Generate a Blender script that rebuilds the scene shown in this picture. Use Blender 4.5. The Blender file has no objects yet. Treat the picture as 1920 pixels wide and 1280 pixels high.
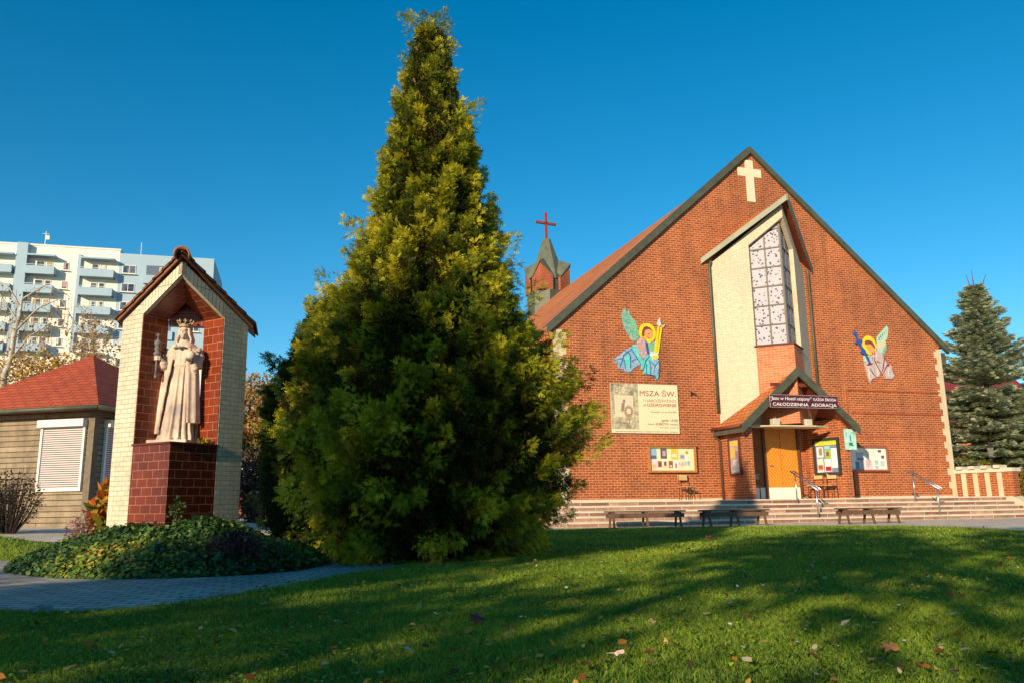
import bpy, bmesh, math, random
import numpy as np
from mathutils import Vector, Matrix
random.seed(7); RNG = np.random.default_rng(7)
SC = bpy.context.scene; COL = SC.collection
R = math.radians
# ------------------------------------------------------------------ camera
cam_d = bpy.data.cameras.new("camera"); cam = bpy.data.objects.new("camera", cam_d); COL.objects.link(cam)
cam_d.sensor_width = 36.0; cam_d.lens = 36.0*1518/1920; cam_d.clip_start = 0.05; cam_d.clip_end = 2000
EYE = Vector((0, 0, 0.57))
_p, _r = R(11.45), R(-0.82)
_F = Vector((0, math.cos(_p), math.sin(_p))); _U0 = Vector((0, -math.sin(_p), math.cos(_p))); _R0 = Vector((1, 0, 0))
_R = _R0*math.cos(_r)+_U0*math.sin(_r); _U = -_R0*math.sin(_r)+_U0*math.cos(_r)
cam.matrix_world = Matrix(((_R.x, _U.x, -_F.x, EYE.x), (_R.y, _U.y, -_F.y, EYE.y), (_R.z, _U.z, -_F.z, EYE.z), (0, 0, 0, 1)))
SC.camera = cam
# ------------------------------------------------------------------ sky and sun
SUN_AZ, SUN_EL = 27.5, 17.0      # degrees left of straight behind the camera, height above the horizon
sd = Vector((-math.sin(R(SUN_AZ))*math.cos(R(SUN_EL)), -math.cos(R(SUN_AZ))*math.cos(R(SUN_EL)), math.sin(R(SUN_EL))))
W = bpy.data.worlds.new("World"); SC.world = W; W.use_nodes = True
nt = W.node_tree; bg = nt.nodes['Background']
sky = nt.nodes.new('ShaderNodeTexSky'); sky.sky_type = 'NISHITA'; sky.sun_disc = False
sky.sun_elevation = R(SUN_EL); sky.sun_rotation = math.atan2(sd.x, sd.y) % (2*math.pi)
sky.air_density = 1.0; sky.dust_density = 0.0; sky.ozone_density = 3.2; sky.altitude = 200
hs = nt.nodes.new('ShaderNodeHueSaturation'); hs.inputs['Hue'].default_value = 0.487; hs.inputs['Saturation'].default_value = 1.36; hs.inputs['Value'].default_value = .90
nt.links.new(sky.outputs[0], hs.inputs['Color']); nt.links.new(hs.outputs[0], bg.inputs['Color'])
bg.inputs['Strength'].default_value = 0.115
sl = bpy.data.lights.new("sun", 'SUN'); sun = bpy.data.objects.new("sun", sl); COL.objects.link(sun)
sl.energy = 4.2; sl.angle = R(0.5); sl.color = (1.0, 0.80, 0.52)
sun.rotation_euler = (-sd).to_track_quat('-Z', 'Y').to_euler()
SC.view_settings.view_transform = 'Standard'; SC.view_settings.look = 'None'; SC.view_settings.gamma = 1.0
SC.view_settings.exposure = 0.58

# ------------------------------------------------------------------ helpers
def lin(r, g, b):
    f = lambda c: (c/255/12.92) if c/255 <= .04045 else ((c/255+.055)/1.055)**2.4
    return (f(r), f(g), f(b), 1)
def c4(c): return tuple(c)+(1,) if len(c) == 3 else tuple(c)
def new_mat(name):
    m = bpy.data.materials.new(name); m.use_nodes = True
    nt = m.node_tree; b = nt.nodes['Principled BSDF']; return m, nt, b
def noise(nt, vec, scale, detail=4, rough=.6):
    n = nt.nodes.new('ShaderNodeTexNoise'); n.inputs['Scale'].default_value = scale
    n.inputs['Detail'].default_value = detail; n.inputs['Roughness'].default_value = rough
    if vec: nt.links.new(vec, n.inputs['Vector'])
    return n
def mixc(nt, fac, a, b, mode='MIX'):
    m = nt.nodes.new('ShaderNodeMix'); m.data_type = 'RGBA'; m.blend_type = mode
    for k, v in ((0, fac), (6, a), (7, b)):
        if hasattr(v, 'is_output'): nt.links.new(v, m.inputs[k])
        else: m.inputs[k].default_value = v
    return m.outputs[2]
def ramp(nt, fac, stops):
    r = nt.nodes.new('ShaderNodeValToRGB'); nt.links.new(fac, r.inputs[0])
    while len(r.color_ramp.elements) < len(stops): r.color_ramp.elements.new(.5)
    for e, (p, c) in zip(r.color_ramp.elements, stops): e.position = p; e.color = c4(c)
    return r.outputs[0]
def bump(nt, b, h, strength=.3, dist=.01):
    n = nt.nodes.new('ShaderNodeBump'); n.inputs['Strength'].default_value = strength; n.inputs['Distance'].default_value = dist
    nt.links.new(h, n.inputs['Height']); nt.links.new(n.outputs[0], b.inputs['Normal'])
def coord(nt, out='Object'):
    t = nt.nodes.new('ShaderNodeTexCoord'); return t.outputs[out]
def plain(name, c1, c2=None, scale=3, rough=.7, metal=0, bmp=.15, bscale=40, bd=.004):
    m, nt, b = new_mat(name); c2 = c2 or tuple(x*.72 for x in c1[:3])
    v = coord(nt); n = noise(nt, v, scale)
    f = ramp(nt, n.outputs[0], [(.35, (0, 0, 0)), (.68, (1, 1, 1))])
    nt.links.new(mixc(nt, f, c4(c1), c4(c2)), b.inputs['Base Color'])
    b.inputs['Roughness'].default_value = rough; b.inputs['Metallic'].default_value = metal
    if bmp: bump(nt, b, noise(nt, v, bscale).outputs[0], bmp, bd)
    return m
def bricks(name, c1, c2, mortar, w, h, ms=.008, rough=.75, off=.5, bmp=.6, dirt=.35, var=.0, smooth=.1, dscale=.35):
    """brick courses laid out in metres over the wall's own UV map"""
    m, nt, b = new_mat(name); uv = coord(nt, 'UV')
    t = nt.nodes.new('ShaderNodeTexBrick'); nt.links.new(uv, t.inputs['Vector'])
    t.offset = off; t.inputs['Scale'].default_value = 1; t.inputs['Brick Width'].default_value = w; t.inputs['Row Height'].default_value = h
    t.inputs['Mortar Size'].default_value = ms; t.inputs['Mortar Smooth'].default_value = smooth; t.inputs['Bias'].default_value = var
    t.inputs['Color1'].default_value = c4(c1); t.inputs['Color2'].default_value = c4(c2); t.inputs['Mortar'].default_value = c4(mortar)
    n1 = noise(nt, uv, dscale, 6, .65); n2 = noise(nt, uv, 9, 3)
    d = ramp(nt, n1.outputs[0], [(.3, (1-dirt,)*3), (.7, (1+dirt*.35,)*3)])
    d2 = ramp(nt, n2.outputs[0], [(.3, (.86,)*3), (.7, (1.08,)*3)])
    c = mixc(nt, 1.0, t.outputs['Color'], d, 'MULTIPLY'); c = mixc(nt, 1.0, c, d2, 'MULTIPLY')
    mp = nt.nodes.new('ShaderNodeMapping'); mp.inputs['Scale'].default_value = (1.6, .22, 1); nt.links.new(uv, mp.inputs[0])
    n3 = noise(nt, mp.outputs[0], 1.4, 5, .7); c = mixc(nt, 1.0, c, ramp(nt, n3.outputs[0], [(.32, (1-dirt*.8,)*3), (.5, (1, 1, 1)), (.75, (1+dirt*.5,)*3)]), 'MULTIPLY')
    nt.links.new(c, b.inputs['Base Color']); b.inputs['Roughness'].default_value = rough
    inv = nt.nodes.new('ShaderNodeMath'); inv.operation = 'SUBTRACT'; inv.inputs[0].default_value = 1; nt.links.new(t.outputs['Fac'], inv.inputs[1])
    bump(nt, b, inv.outputs[0], bmp, .006)
    return m
def leafmat(name, stops, transl=.35, rough=.55, attr='tint'):
    """leaf or blade material; each leaf carries a random 0..1 'tint'"""
    m, nt, b = new_mat(name)
    a = nt.nodes.new('ShaderNodeAttribute'); a.attribute_name = attr
    c = ramp(nt, a.outputs['Fac'], stops)
    nt.links.new(c, b.inputs['Base Color']); b.inputs['Roughness'].default_value = rough
    b.inputs['Specular IOR Level'].default_value = .25
    tr = nt.nodes.new('ShaderNodeBsdfTranslucent'); nt.links.new(c, tr.inputs['Color'])
    mx = nt.nodes.new('ShaderNodeMixShader'); mx.inputs[0].default_value = transl
    nt.links.new(b.outputs[0], mx.inputs[1]); nt.links.new(tr.outputs[0], mx.inputs[2])
    nt.links.new(mx.outputs[0], nt.nodes['Material Output'].inputs['Surface'])
    return m
def put_uv(me):
    n = len(me.loops)
    if not n: return
    co = np.empty(len(me.vertices)*3, 'f'); me.vertices.foreach_get('co', co); co = co.reshape(-1, 3)
    li = np.empty(n, 'i'); me.loops.foreach_get('vertex_index', li)
    pn = np.empty(len(me.polygons)*3, 'f'); me.polygons.foreach_get('normal', pn); pn = pn.reshape(-1, 3)
    lt = np.empty(len(me.polygons), 'i'); me.polygons.foreach_get('loop_total', lt)
    nn = np.repeat(pn, lt, axis=0)
    t = np.stack([-nn[:, 1], nn[:, 0], np.zeros(n)], 1); L = np.linalg.norm(t, axis=1); flat = L < .15
    t[flat] = (1, 0, 0); t /= np.linalg.norm(t, axis=1)[:, None]
    bt = np.cross(nn, t); bt[flat] = (0, 1, 0)
    p = co[li]; uv = np.stack([(p*t).sum(1), (p*bt).sum(1)], 1).astype('f')
    me.uv_layers.new(name='UVMap').data.foreach_set('uv', uv.ravel())
class MB:
    def __init__(s): s.v = []; s.f = []
    def add(s, vs, fs):
        o = len(s.v); s.v += [tuple(v) for v in vs]; s.f += [tuple(i+o for i in f) for f in fs]; return s
    def box(s, c, d, rz=0, ry=0, rx=0):
        x, y, z = (k/2 for k in d); M = Matrix.Translation(c) @ Matrix.Rotation(rz, 4, 'Z') @ Matrix.Rotation(ry, 4, 'Y') @ Matrix.Rotation(rx, 4, 'X')
        vs = [M @ Vector((i*x, j*y, k*z)) for i in (-1, 1) for j in (-1, 1) for k in (-1, 1)]
        return s.add(vs, [(0, 1, 3, 2), (4, 6, 7, 5), (0, 4, 5, 1), (2, 3, 7, 6), (0, 2, 6, 4), (1, 5, 7, 3)])
    def span(s, a, b): return s.box([(a[i]+b[i])/2 for i in range(3)], [abs(a[i]-b[i]) for i in range(3)])
    def prism(s, poly, vec):
        n = len(poly); a = [Vector(p) for p in poly]; v = Vector(vec)
        fs = [tuple(range(n)), tuple(range(2*n-1, n-1, -1))]+[(i, (i+1) % n, (i+1) % n+n, i+n) for i in range(n)]
        return s.add(a+[p+v for p in a], fs)
    def quad(s, *p): return s.add(p, [tuple(range(len(p)))])
    def tube(s, pts, r, n=8, cap=True):
        pts = [Vector(p) for p in pts]; m = len(pts)
        rs = r if isinstance(r, (list, tuple)) else [r]*m
        ref = Vector((0, 0, 1)) if abs((pts[-1]-pts[0]).normalized().z) < .9 else Vector((1, 0, 0)); vs = []
        for i, p in enumerate(pts):
            d = (pts[min(i+1, m-1)]-pts[max(i-1, 0)]).normalized()
            a = d.cross(ref); a = a.normalized() if a.length > 1e-4 else Vector((0, 1, 0)); b = d.cross(a)
            vs += [p+(a*math.cos(2*math.pi*k/n)+b*math.sin(2*math.pi*k/n))*rs[i] for k in range(n)]
        fs = [(i*n+k, i*n+(k+1) % n, (i+1)*n+(k+1) % n, (i+1)*n+k) for i in range(m-1) for k in range(n)]
        if cap: fs += [tuple(range(n-1, -1, -1)), tuple((m-1)*n+k for k in range(n))]
        return s.add(vs, fs)
    def lathe(s, prof, c=(0, 0, 0), n=16, sx=1, sy=1):
        vs = [(c[0]+r*sx*math.cos(2*math.pi*k/n), c[1]+r*sy*math.sin(2*math.pi*k/n), c[2]+z) for r, z in prof for k in range(n)]
        m = len(prof)
        return s.add(vs, [(i*n+k, i*n+(k+1) % n, (i+1)*n+(k+1) % n, (i+1)*n+k) for i in range(m-1) for k in range(n)]+[tuple(range(n-1, -1, -1)), tuple((m-1)*n+k for k in range(n))])
    def ball(s, c, r, n=10, m=7):
        r = r if isinstance(r, (list, tuple)) else (r, r, r)
        return s.lathe([(max(.001, math.sin(math.pi*i/m)), -math.cos(math.pi*i/m)*r[2]) for i in range(m+1)], c, n, r[0], r[1])
    def build(s, name, mat, parent=None, smooth=False, bevel=0, loc=None, rot=None):
        me = bpy.data.meshes.new(name); me.from_pydata(s.v, [], s.f)
        bm = bmesh.new(); bm.from_mesh(me); bmesh.ops.recalc_face_normals(bm, faces=bm.faces)
        if bevel: bmesh.ops.bevel(bm, geom=bm.edges, offset=bevel, segments=1, affect='EDGES', profile=.5)
        bm.to_mesh(me); bm.free(); put_uv(me); me.materials.append(mat)
        if smooth: me.polygons.foreach_set('use_smooth', [True]*len(me.polygons))
        o = bpy.data.objects.new(name, me); COL.objects.link(o)
        if parent: o.parent = parent
        if loc: o.location = loc
        if rot: o.rotation_euler = rot
        return o
def np_mesh(name, verts, faces, mat, tint=None, parent=None):
    """verts (N,3), faces (M,k) of equal size, tint per face"""
    me = bpy.data.meshes.new(name); k = faces.shape[1]; nf = len(faces)
    me.vertices.add(len(verts)); me.vertices.foreach_set('co', verts.astype('f').ravel())
    me.loops.add(nf*k); me.loops.foreach_set('vertex_index', faces.astype('i').ravel())
    me.polygons.add(nf); me.polygons.foreach_set('loop_start', np.arange(0, nf*k, k, dtype='i'))
    try: me.polygons.foreach_set('loop_total', np.full(nf, k, dtype='i'))
    except Exception: pass
    me.update(calc_edges=True)
    if tint is not None: me.attributes.new('tint', 'FLOAT', 'FACE').data.foreach_set('value', tint.astype('f'))
    me.materials.append(mat); o = bpy.data.objects.new(name, me); COL.objects.link(o)
    if parent: o.parent = parent
    return o
def tag(o, label=None, cat=None, group=None, kind=None):
    if label: o['label'] = label
    if cat: o['category'] = cat
    if group: o['group'] = group
    if kind: o['kind'] = kind
    return o
def thing(name, label, cat, loc=(0, 0, 0), rz=0, group=None):
    o = bpy.data.objects.new(name, None); COL.objects.link(o); o.location = loc; o.rotation_euler = (0, 0, rz); o.empty_display_size = .2
    return tag(o, label, cat, group)
def copy_tree(o, parent=None):
    c = o.copy(); COL.objects.link(c)
    if parent: c.parent = parent
    for ch in [x for x in COL.objects if x.parent == o]: copy_tree(ch, c)
    return c
def text(name, s, mat, parent, origin, xdir, updir, height, width=None, align='L', bold=0.0, shear=0.0, depth=.002):
    """lettering built as a mesh in the plane spanned by xdir and updir"""
    cu = bpy.data.curves.new(name, 'FONT'); cu.body = s; cu.size = 1; cu.extrude = 0; cu.offset = bold; cu.shear = shear
    to = bpy.data.objects.new(name+'_tmp', cu); COL.objects.link(to); dg = bpy.context.evaluated_depsgraph_get(); dg.update()
    me = bpy.data.meshes.new_from_object(to.evaluated_get(dg)); bpy.data.objects.remove(to)
    n = len(me.vertices); co = np.empty(n*3, 'f'); me.vertices.foreach_get('co', co); co = co.reshape(-1, 3)
    x0, x1 = co[:, 0].min(), co[:, 0].max(); y0 = 0.0; capH = .72
    sy = height/capH; sx = (width/(x1-x0)) if width else sy
    X = (co[:, 0]-x0)*sx
    if align == 'R': X = X-(x1-x0)*sx
    if align == 'C': X = X-(x1-x0)*sx/2
    Y = (co[:, 1]-y0)*sy
    xd, ud = Vector(xdir).normalized(), Vector(updir).normalized(); nd = xd.cross(ud)
    P = np.array(origin)[None]+X[:, None]*np.array(xd)[None]+Y[:, None]*np.array(ud)[None]+np.array(nd)[None]*depth
    me.vertices.foreach_set('co', P.astype('f').ravel()); me.update(); me.materials.clear(); me.materials.append(mat)
    o = bpy.data.objects.new(name, me); COL.objects.link(o); o.parent = parent; return o
def rotmats(axis_z, up_hint=None, spin=None):
    """frames whose x axis is axis_z (N,3), rolled by spin"""
    a = axis_z/np.linalg.norm(axis_z, axis=1)[:, None]
    h = np.tile(np.array([[0, 0, 1.]]), (len(a), 1)) if up_hint is None else up_hint
    s = np.cross(h, a); L = np.linalg.norm(s, axis=1); s[L < 1e-3] = (1, 0, 0); s /= np.linalg.norm(s, axis=1)[:, None]
    n = np.cross(a, s)
    if spin is not None:
        c, sn = np.cos(spin)[:, None], np.sin(spin)[:, None]; s, n = s*c+n*sn, n*c-s*sn
    return np.stack([a, s, n], 2)     # columns
def scatter(name, tmpl, pos, mats, scale, mat, tint, parent=None):
    tv, tf = tmpl; N = len(pos); k = len(tv)
    v = np.einsum('nij,kj->nki', mats, tv)*scale[:, None, None]+pos[:, None, :]
    f = (tf[None]+(np.arange(N)*k)[:, None, None]).reshape(-1, tf.shape[1])
    t = np.repeat(tint, len(tf)); t = np.clip(t+RNG.normal(0, .05, len(t)), 0, 1)
    return np_mesh(name, v.reshape(-1, 3), f, mat, t, parent)
def spray(nside=3, width=.090, droop=.18, ang=44):
    """flat conifer spray of unit length: a stalk with paired slender side shoots"""
    V = []; F = []
    def diamond(a, d, L, w, z0):
        o = len(V); n = np.array([-d[1], d[0]])
        for q, zz in ((a, z0), (a+d*L*.45+n*w, z0-.3*droop*L), (a+d*L, z0-droop*L), (a+d*L*.45-n*w, z0-.3*droop*L)): V.append((q[0], q[1], zz))
        F.append((o, o+1, o+2, o+3))
    diamond(np.array([0., 0]), np.array([1., 0]), 1.0, width*.6, 0)
    for i in range(nside):
        t = .12+.76*i/(nside-1)
        for sg in (1, -1):
            a = R(ang)*sg; diamond(np.array([t, 0]), np.array([math.cos(a), math.sin(a)]), (.46*(1-t)+.13), width*.9, -droop*t*t)
    return np.array(V), np.array(F)
def leaf_tmpl(w=.6):
    return np.array([(0, 0, 0), (.4, w/2, .05), (1, 0, 0), (.4, -w/2, .05)]), np.array([(0, 1, 2, 3)])
def gz(x, y):
    sx = np.clip((-np.asarray(x, float)-5.2)/4.5, 0, 1); sy = np.clip((np.asarray(y, float)-9.5)/6.5, 0, 1)
    return .27*(sx*sx*(3-2*sx))*(sy*sy*(3-2*sy))

# ------------------------------------------------------------------ materials
M = {}
M['brick'] = bricks('church brick', (.27, .055, .013), (.42, .100, .024), (.74, .37, .18), .2, .075, .0062, dirt=.30, bmp=.5)
M['slim'] = bricks('cream slim brick', (.62, .52, .38), (.67, .57, .42), (.52, .43, .30), .2, .052, .006, dirt=.12)
M['base_brick'] = bricks('lantern base brick', (.50, .12, .045), (.62, .19, .08), (.72, .34, .18), .24, .075, .006, dirt=.2, bmp=.3)
M['cream'] = plain('cream render', (.62, .52, .36), (.52, .43, .29), 2, .8)
M['copper'] = plain('weathered green copper', (.095, .098, .062), (.06, .065, .045), 4, .55, .1, .1)
M['copper_light'] = plain('weathered pale copper', (.17, .175, .125), (.10, .115, .08), 2.2, .5, .15, .1)
M['rooftile'] = bricks('clay roof tile', (.58, .17, .035), (.70, .24, .06), (.26, .07, .02), .22, .17, .016, dirt=.3, bmp=1.0)
M['soffit'] = plain('red brown soffit boards', (.20, .045, .022), (.14, .03, .016), 5, .6)
M['wood'] = None
M['white'] = plain('white plaster', (.82, .80, .74), (.74, .72, .66), 3, .7)
M['steel'] = plain('brushed steel', (.62, .62, .64), (.5, .5, .52), 20, .3, .9, 0)
M['dark'] = plain('dark metal', (.035, .035, .035), (.02, .02, .02), 8, .5, .3, 0)
M['paper'] = plain('white paper', (.80, .78, .70), (.74, .72, .64), 6, .8, 0, 0)
M['cream_paper'] = plain('cream paper', (.80, .70, .44), (.76, .64, .38), 3, .8, 0, 0)
M['granite'] = plain('red granite riser', (.42, .22, .15), (.27, .12, .09), 2.5, .7, 0, .1)
M['nosing'] = plain('pale stone tread', (.66, .58, .46), (.56, .48, .38), 3, .75)
def flat(name, c, rough=.7):
    k = 'flat '+name
    if k not in M: M[k] = plain(name, c, tuple(x*.88 for x in c), 14, rough, 0, 0)
    return M[k]

# ------------------------------------------------------------------ the ground
gm, nt, b = new_mat('lawn soil'); v = coord(nt); n = noise(nt, v, 1.1, 6); n2 = noise(nt, v, 60, 3)
nt.links.new(mixc(nt, ramp(nt, n2.outputs[0], [(.3, (0,)*3), (.7, (1,)*3)]), mixc(nt, n.outputs[0], (.030, .060, .012, 1), (.055, .085, .016, 1)), (.035, .035, .015, 1)), b.inputs['Base Color'])
b.inputs['Roughness'].default_value = .95; bump(nt, b, n2.outputs[0], .6, .03)
xs = np.concatenate([np.linspace(-600, -40, 8), np.linspace(-34, 34, 69), np.linspace(40, 600, 8)]); ys = np.concatenate([np.linspace(-120, -30, 4), np.linspace(-24, 60, 85), np.linspace(70, 900, 9)])
X, Y = np.meshgrid(xs, ys); nx, ny = len(xs), len(ys); V = np.stack([X.ravel(), Y.ravel(), gz(X, Y).ravel()], 1)
I = np.arange(nx*ny).reshape(ny, nx); Fc = np.stack([I[:-1, :-1].ravel(), I[:-1, 1:].ravel(), I[1:, 1:].ravel(), I[1:, :-1].ravel()], 1)
tag(np_mesh('ground', V, Fc, gm), kind='structure')
def in_poly(px, py, poly):
    px = np.asarray(px); py = np.asarray(py); c = np.zeros(px.shape, bool); n = len(poly)
    for i in range(n):
        x1, y1 = poly[i]; x2, y2 = poly[(i+1) % n]
        if y1 == y2: continue
        k = ((y1 > py) != (y2 > py)) & (px < (x2-x1)*(py-y1)/(y2-y1)+x1); c ^= k
    return c
def smooth_poly(p, it=2):
    for _ in range(it):
        q = []
        for i in range(len(p)):
            a, b = p[i], p[(i+1) % len(p)]; q += [(a[0]*.75+b[0]*.25, a[1]*.75+b[1]*.25), (a[0]*.25+b[0]*.75, a[1]*.25+b[1]*.75)]
        p = q
    return p
def sheet(name, poly, mat, lift, step=.25):
    """a paved sheet that follows the ground, cut along the polygon row by row"""
    mb = MB(); y0 = min(p[1] for p in poly); y1 = max(p[1] for p in poly); n = max(2, int((y1-y0)/step)); rows = np.linspace(y0+1e-4, y1-1e-4, n+1)
    def cuts(y):
        r = []
        for i in range(len(poly)):
            (xa, ya), (xb, yb) = poly[i], poly[(i+1) % len(poly)]
            if (ya > y) != (yb > y): r.append(xa+(xb-xa)*(y-ya)/(yb-ya))
        return sorted(r)
    for a, b_ in zip(rows[:-1], rows[1:]):
        ca, cb = cuts(a), cuts(b_)
        if len(ca) != len(cb): ca = cb = cuts((a+b_)/2)
        for i in range(0, len(ca)-1, 2):
            m = max(1, int(max(ca[i+1]-ca[i], cb[i+1]-cb[i])/.8))
            for k in range(m):
                q = []
                for (xa, xb, yy) in ((ca[i], ca[i+1], a), (cb[i], cb[i+1], b_)):
                    for t in (k/m, (k+1)/m): xx = xa+(xb-xa)*t; q.append((xx, yy, float(gz(xx, yy))+lift))
                mb.quad(q[0], q[1], q[3], q[2])
    return tag(mb.build(name, mat), kind='structure')
plaza = [(-16, 13.4), (-9, 14.2), (-6.2, 12.6), (-4.9, 11.0), (-3.9, 10.4), (-2.6, 10.9), (-2.0, 13), (-1.2, 17), (0.2, 19.6), (2.2, 20.1), (4.1, 20.1), (6.8, 19.75), (8.6, 18.7), (9.2, 17.0), (8.95, 14.5), (9.6, 11), (11, 6), (12, -10), (40, -10), (40, 52), (-9, 52), (-16, 48)]
path = smooth_poly([(-9, 4.6), (-3.9, 5.35), (-2.95, 4.85), (-2.3, 4.8), (-1.9, 5.6), (-1.6, 6.6), (-1.45, 7.4), (-1.05, 8.1), (-1.2, 8.7), (-1.9, 9.4), (-2.3, 10.3), (-2.5, 11.2), (-4.2, 11.0), (-4.3, 10.3), (-5.4, 10.0), (-6.6, 10.15), (-9, 10.2)], 1)
pm = bricks('grey block paving', (.40, .36, .31), (.53, .47, .40), (.085, .075, .06), .21, .105, .009, .85, .5, .8, .35, dscale=.7)
sheet('path', path, pm, .008, .2)
plm, nt, b = new_mat('pale plaza paving'); v = coord(nt); n = noise(nt, v, .5, 7); t = nt.nodes.new('ShaderNodeTexBrick'); nt.links.new(v, t.inputs['Vector'])
t.inputs['Scale'].default_value = 1; t.inputs['Brick Width'].default_value = .4; t.inputs['Row Height'].default_value = .4; t.inputs['Mortar Size'].default_value = .008
t.inputs['Color1'].default_value = (.66, .56, .44, 1); t.inputs['Color2'].default_value = (.74, .64, .51, 1); t.inputs['Mortar'].default_value = (.3, .26, .22, 1)
nt.links.new(mixc(nt, 1.0, t.outputs[0], ramp(nt, n.outputs[0], [(.3, (.75,)*3), (.7, (1.05,)*3)]), 'MULTIPLY'), b.inputs['Base Color']); b.inputs['Roughness'].default_value = .85
sheet('pavement', plaza, plm, .004, .5)
MOUND = smooth_poly([(-4.95, 8.1), (-4.3, 7.5), (-3.6, 7.1), (-2.9, 7.1), (-2.3, 7.35), (-1.95, 7.9), (-1.95, 8.9), (-2.3, 9.6), (-3.2, 10.0), (-4.3, 9.9), (-5.0, 9.3), (-5.25, 8.6)], 2)
TH = (-1.0, 9.5)      # the big thuja
def lawn_ok(x, y):
    ok = ~in_poly(x, y, plaza) & ~in_poly(x, y, path) & ~in_poly(x, y, MOUND)
    return ok & ((x-TH[0])**2+(y-TH[1])**2 > .5)

# ------------------------------------------------------------------ church (frame: u along the front, w out of the front, z up)
YAW = R(17.22); P0 = Vector((1.637, 23.944, 0))
def c(u, w, z): return (u, -w, z)
def cw(u, w, z=0): return P0+Vector((math.cos(YAW)*u+math.sin(YAW)*w, math.sin(YAW)*u-math.cos(YAW)*w, z))
church = thing('church', 'red brick church with steep gable, cream cross and pointed glazed bay over its porch', 'church', P0, YAW)
UC = 6.885; SL = .889
MB().prism([c(-.3, 0, .0), c(14.08, 0, .0), c(14.08, 0, 5.96), c(UC, 0, 12.34), c(-.3, 0, 5.96)], c(0, -.30, 0)).prism([c(-.29, -.301, .0), c(14.07, -.301, .0), c(14.07, -.301, 5.66), c(UC, -.301, 12.0), c(-.29, -.301, 5.66)], c(0, -18.1, 0)).build('wall', M['brick'], church)
MB().span(c(-.32, .03, .60), c(14.10, 0, .715)).build('plinth_band', M['cream'], church)
for sg, u0 in ((1, -.32), (-1, 14.10)):
    q = MB(); z = .72; k = 0
    while z < 5.72:
        h = min(.225, 5.75-z); q.span(c(u0, .012, z), c(u0+sg*(.30 if k % 2 else .19), -.3, z+h)); z += h; k += 1
    q.build('quoin_strip', M['cream'], church)
r = MB(); T = .16
for sg in (-1, 1):
    a = Vector(c(UC, -.305, 12.22)); e = Vector(c(UC+sg*7.5, -.305, 12.22-7.5*SL))
    r.prism([a, e, e-Vector((0, 0, T)), a-Vector((0, 0, T))], c(0, -18.5, 0))
r.build('roof', M['rooftile'], church)
fa = MB()
for sg in (-1, 1):
    a = Vector(c(UC, .002, 12.50)); e = Vector(c(UC+sg*7.5, .002, 12.50-7.5*SL)); d = Vector((0, 0, .42))
    fa.prism([a, e, e-d*.55, a-d*.55], c(0, .12, 0)); g = Vector((0, 0, .03)); fa.prism([a+g, e+g, e+g*0, a+g*0], c(0, -.36, 0))
fa.build('fascia', M['copper'], church)
MB().prism([c(u, .0, z) for u, z in ((6.69, 10.52), (7.0, 10.52), (7.0, 11.42), (7.30, 11.42), (7.30, 11.72), (7.0, 11.72), (7.0, 12.02), (6.69, 12.02), (6.69, 11.72), (6.39, 11.72), (6.39, 11.42), (6.69, 11.42))], c(0, .03, 0)).build('wall_cross', flat('pale cross stone', (.76, .66, .48)), church)
bb = MB()
for z in (4.20, 3.42, 2.65): bb.span(c(9.93 if z > 4 else 10.1, .028, z), c(13.85, 0, z+.045))
bb.span(c(9.93, .028, .75), c(9.975, 0, 4.199)); bb.build('brick_ledge', plain('red ledge', (.42, .10, .04), (.3, .07, .03)), church)
MB().box(c(14.25, -.25, 5.45), (.26, .35, .42)).build('rain_hopper', M['copper'], church)
# glazed bay standing corner-first on the front
LA, LB, LC = (5.11, 0), (UC, 1.55), (8.66, 0)
def fp(A, B, s, z, inset=0.0):
    a = Vector((A[0], A[1])); b = Vector((B[0], B[1])); d = (b-a).normalized(); n = Vector((d.y, -d.x)) if A is LA else Vector((-d.y, d.x)); p = a+d*s+n*inset
    return Vector(c(p.x, p.y, z))
LL = math.hypot(UC-5.11, 1.55)
RS = .70                                            # rise of the bay's top edge per metre along its face
for A in (LA, LC):
    vec = fp(A, LB, 0, 0, .30)-fp(A, LB, 0, 0, 0)
    z0 = 8.22
    g0, g1 = 1.24, LL
    top = lambda s: z0+RS*s
    gt = lambda s: top(s)-.42
    MB().prism([fp(A, LB, 0, 2.9), fp(A, LB, g0, 2.9), fp(A, LB, g0, gt(g0)), fp(A, LB, g0, top(g0)), fp(A, LB, 0, top(0))], vec).build('cream_wall', M['slim'], church)
    MB().prism([fp(A, LB, g0+.001, gt(g0+.001)), fp(A, LB, g1, gt(g1)), fp(A, LB, g1, top(g1)), fp(A, LB, g0+.001, top(g0+.001))], vec*.95).build('gable_band', M['slim'], church)
    MB().prism([fp(A, LB, g0+.002, 2.9, -.02), fp(A, LB, g1+.012, 2.9, -.02), fp(A, LB, g1+.012, 5.33, -.02), fp(A, LB, g0+.002, 5.33, -.02)], vec).build('red_base', M['base_brick'], church)
    MB().prism([fp(A, LB, g0-.05, 5.33, -.06), fp(A, LB, g1+.03, 5.33, -.06), fp(A, LB, g1+.03, 5.37, -.06), fp(A, LB, g0-.05, 5.37, -.06)], vec).build('window_sill', flat('dark red sill', (.09, .02, .02)), church)
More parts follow.
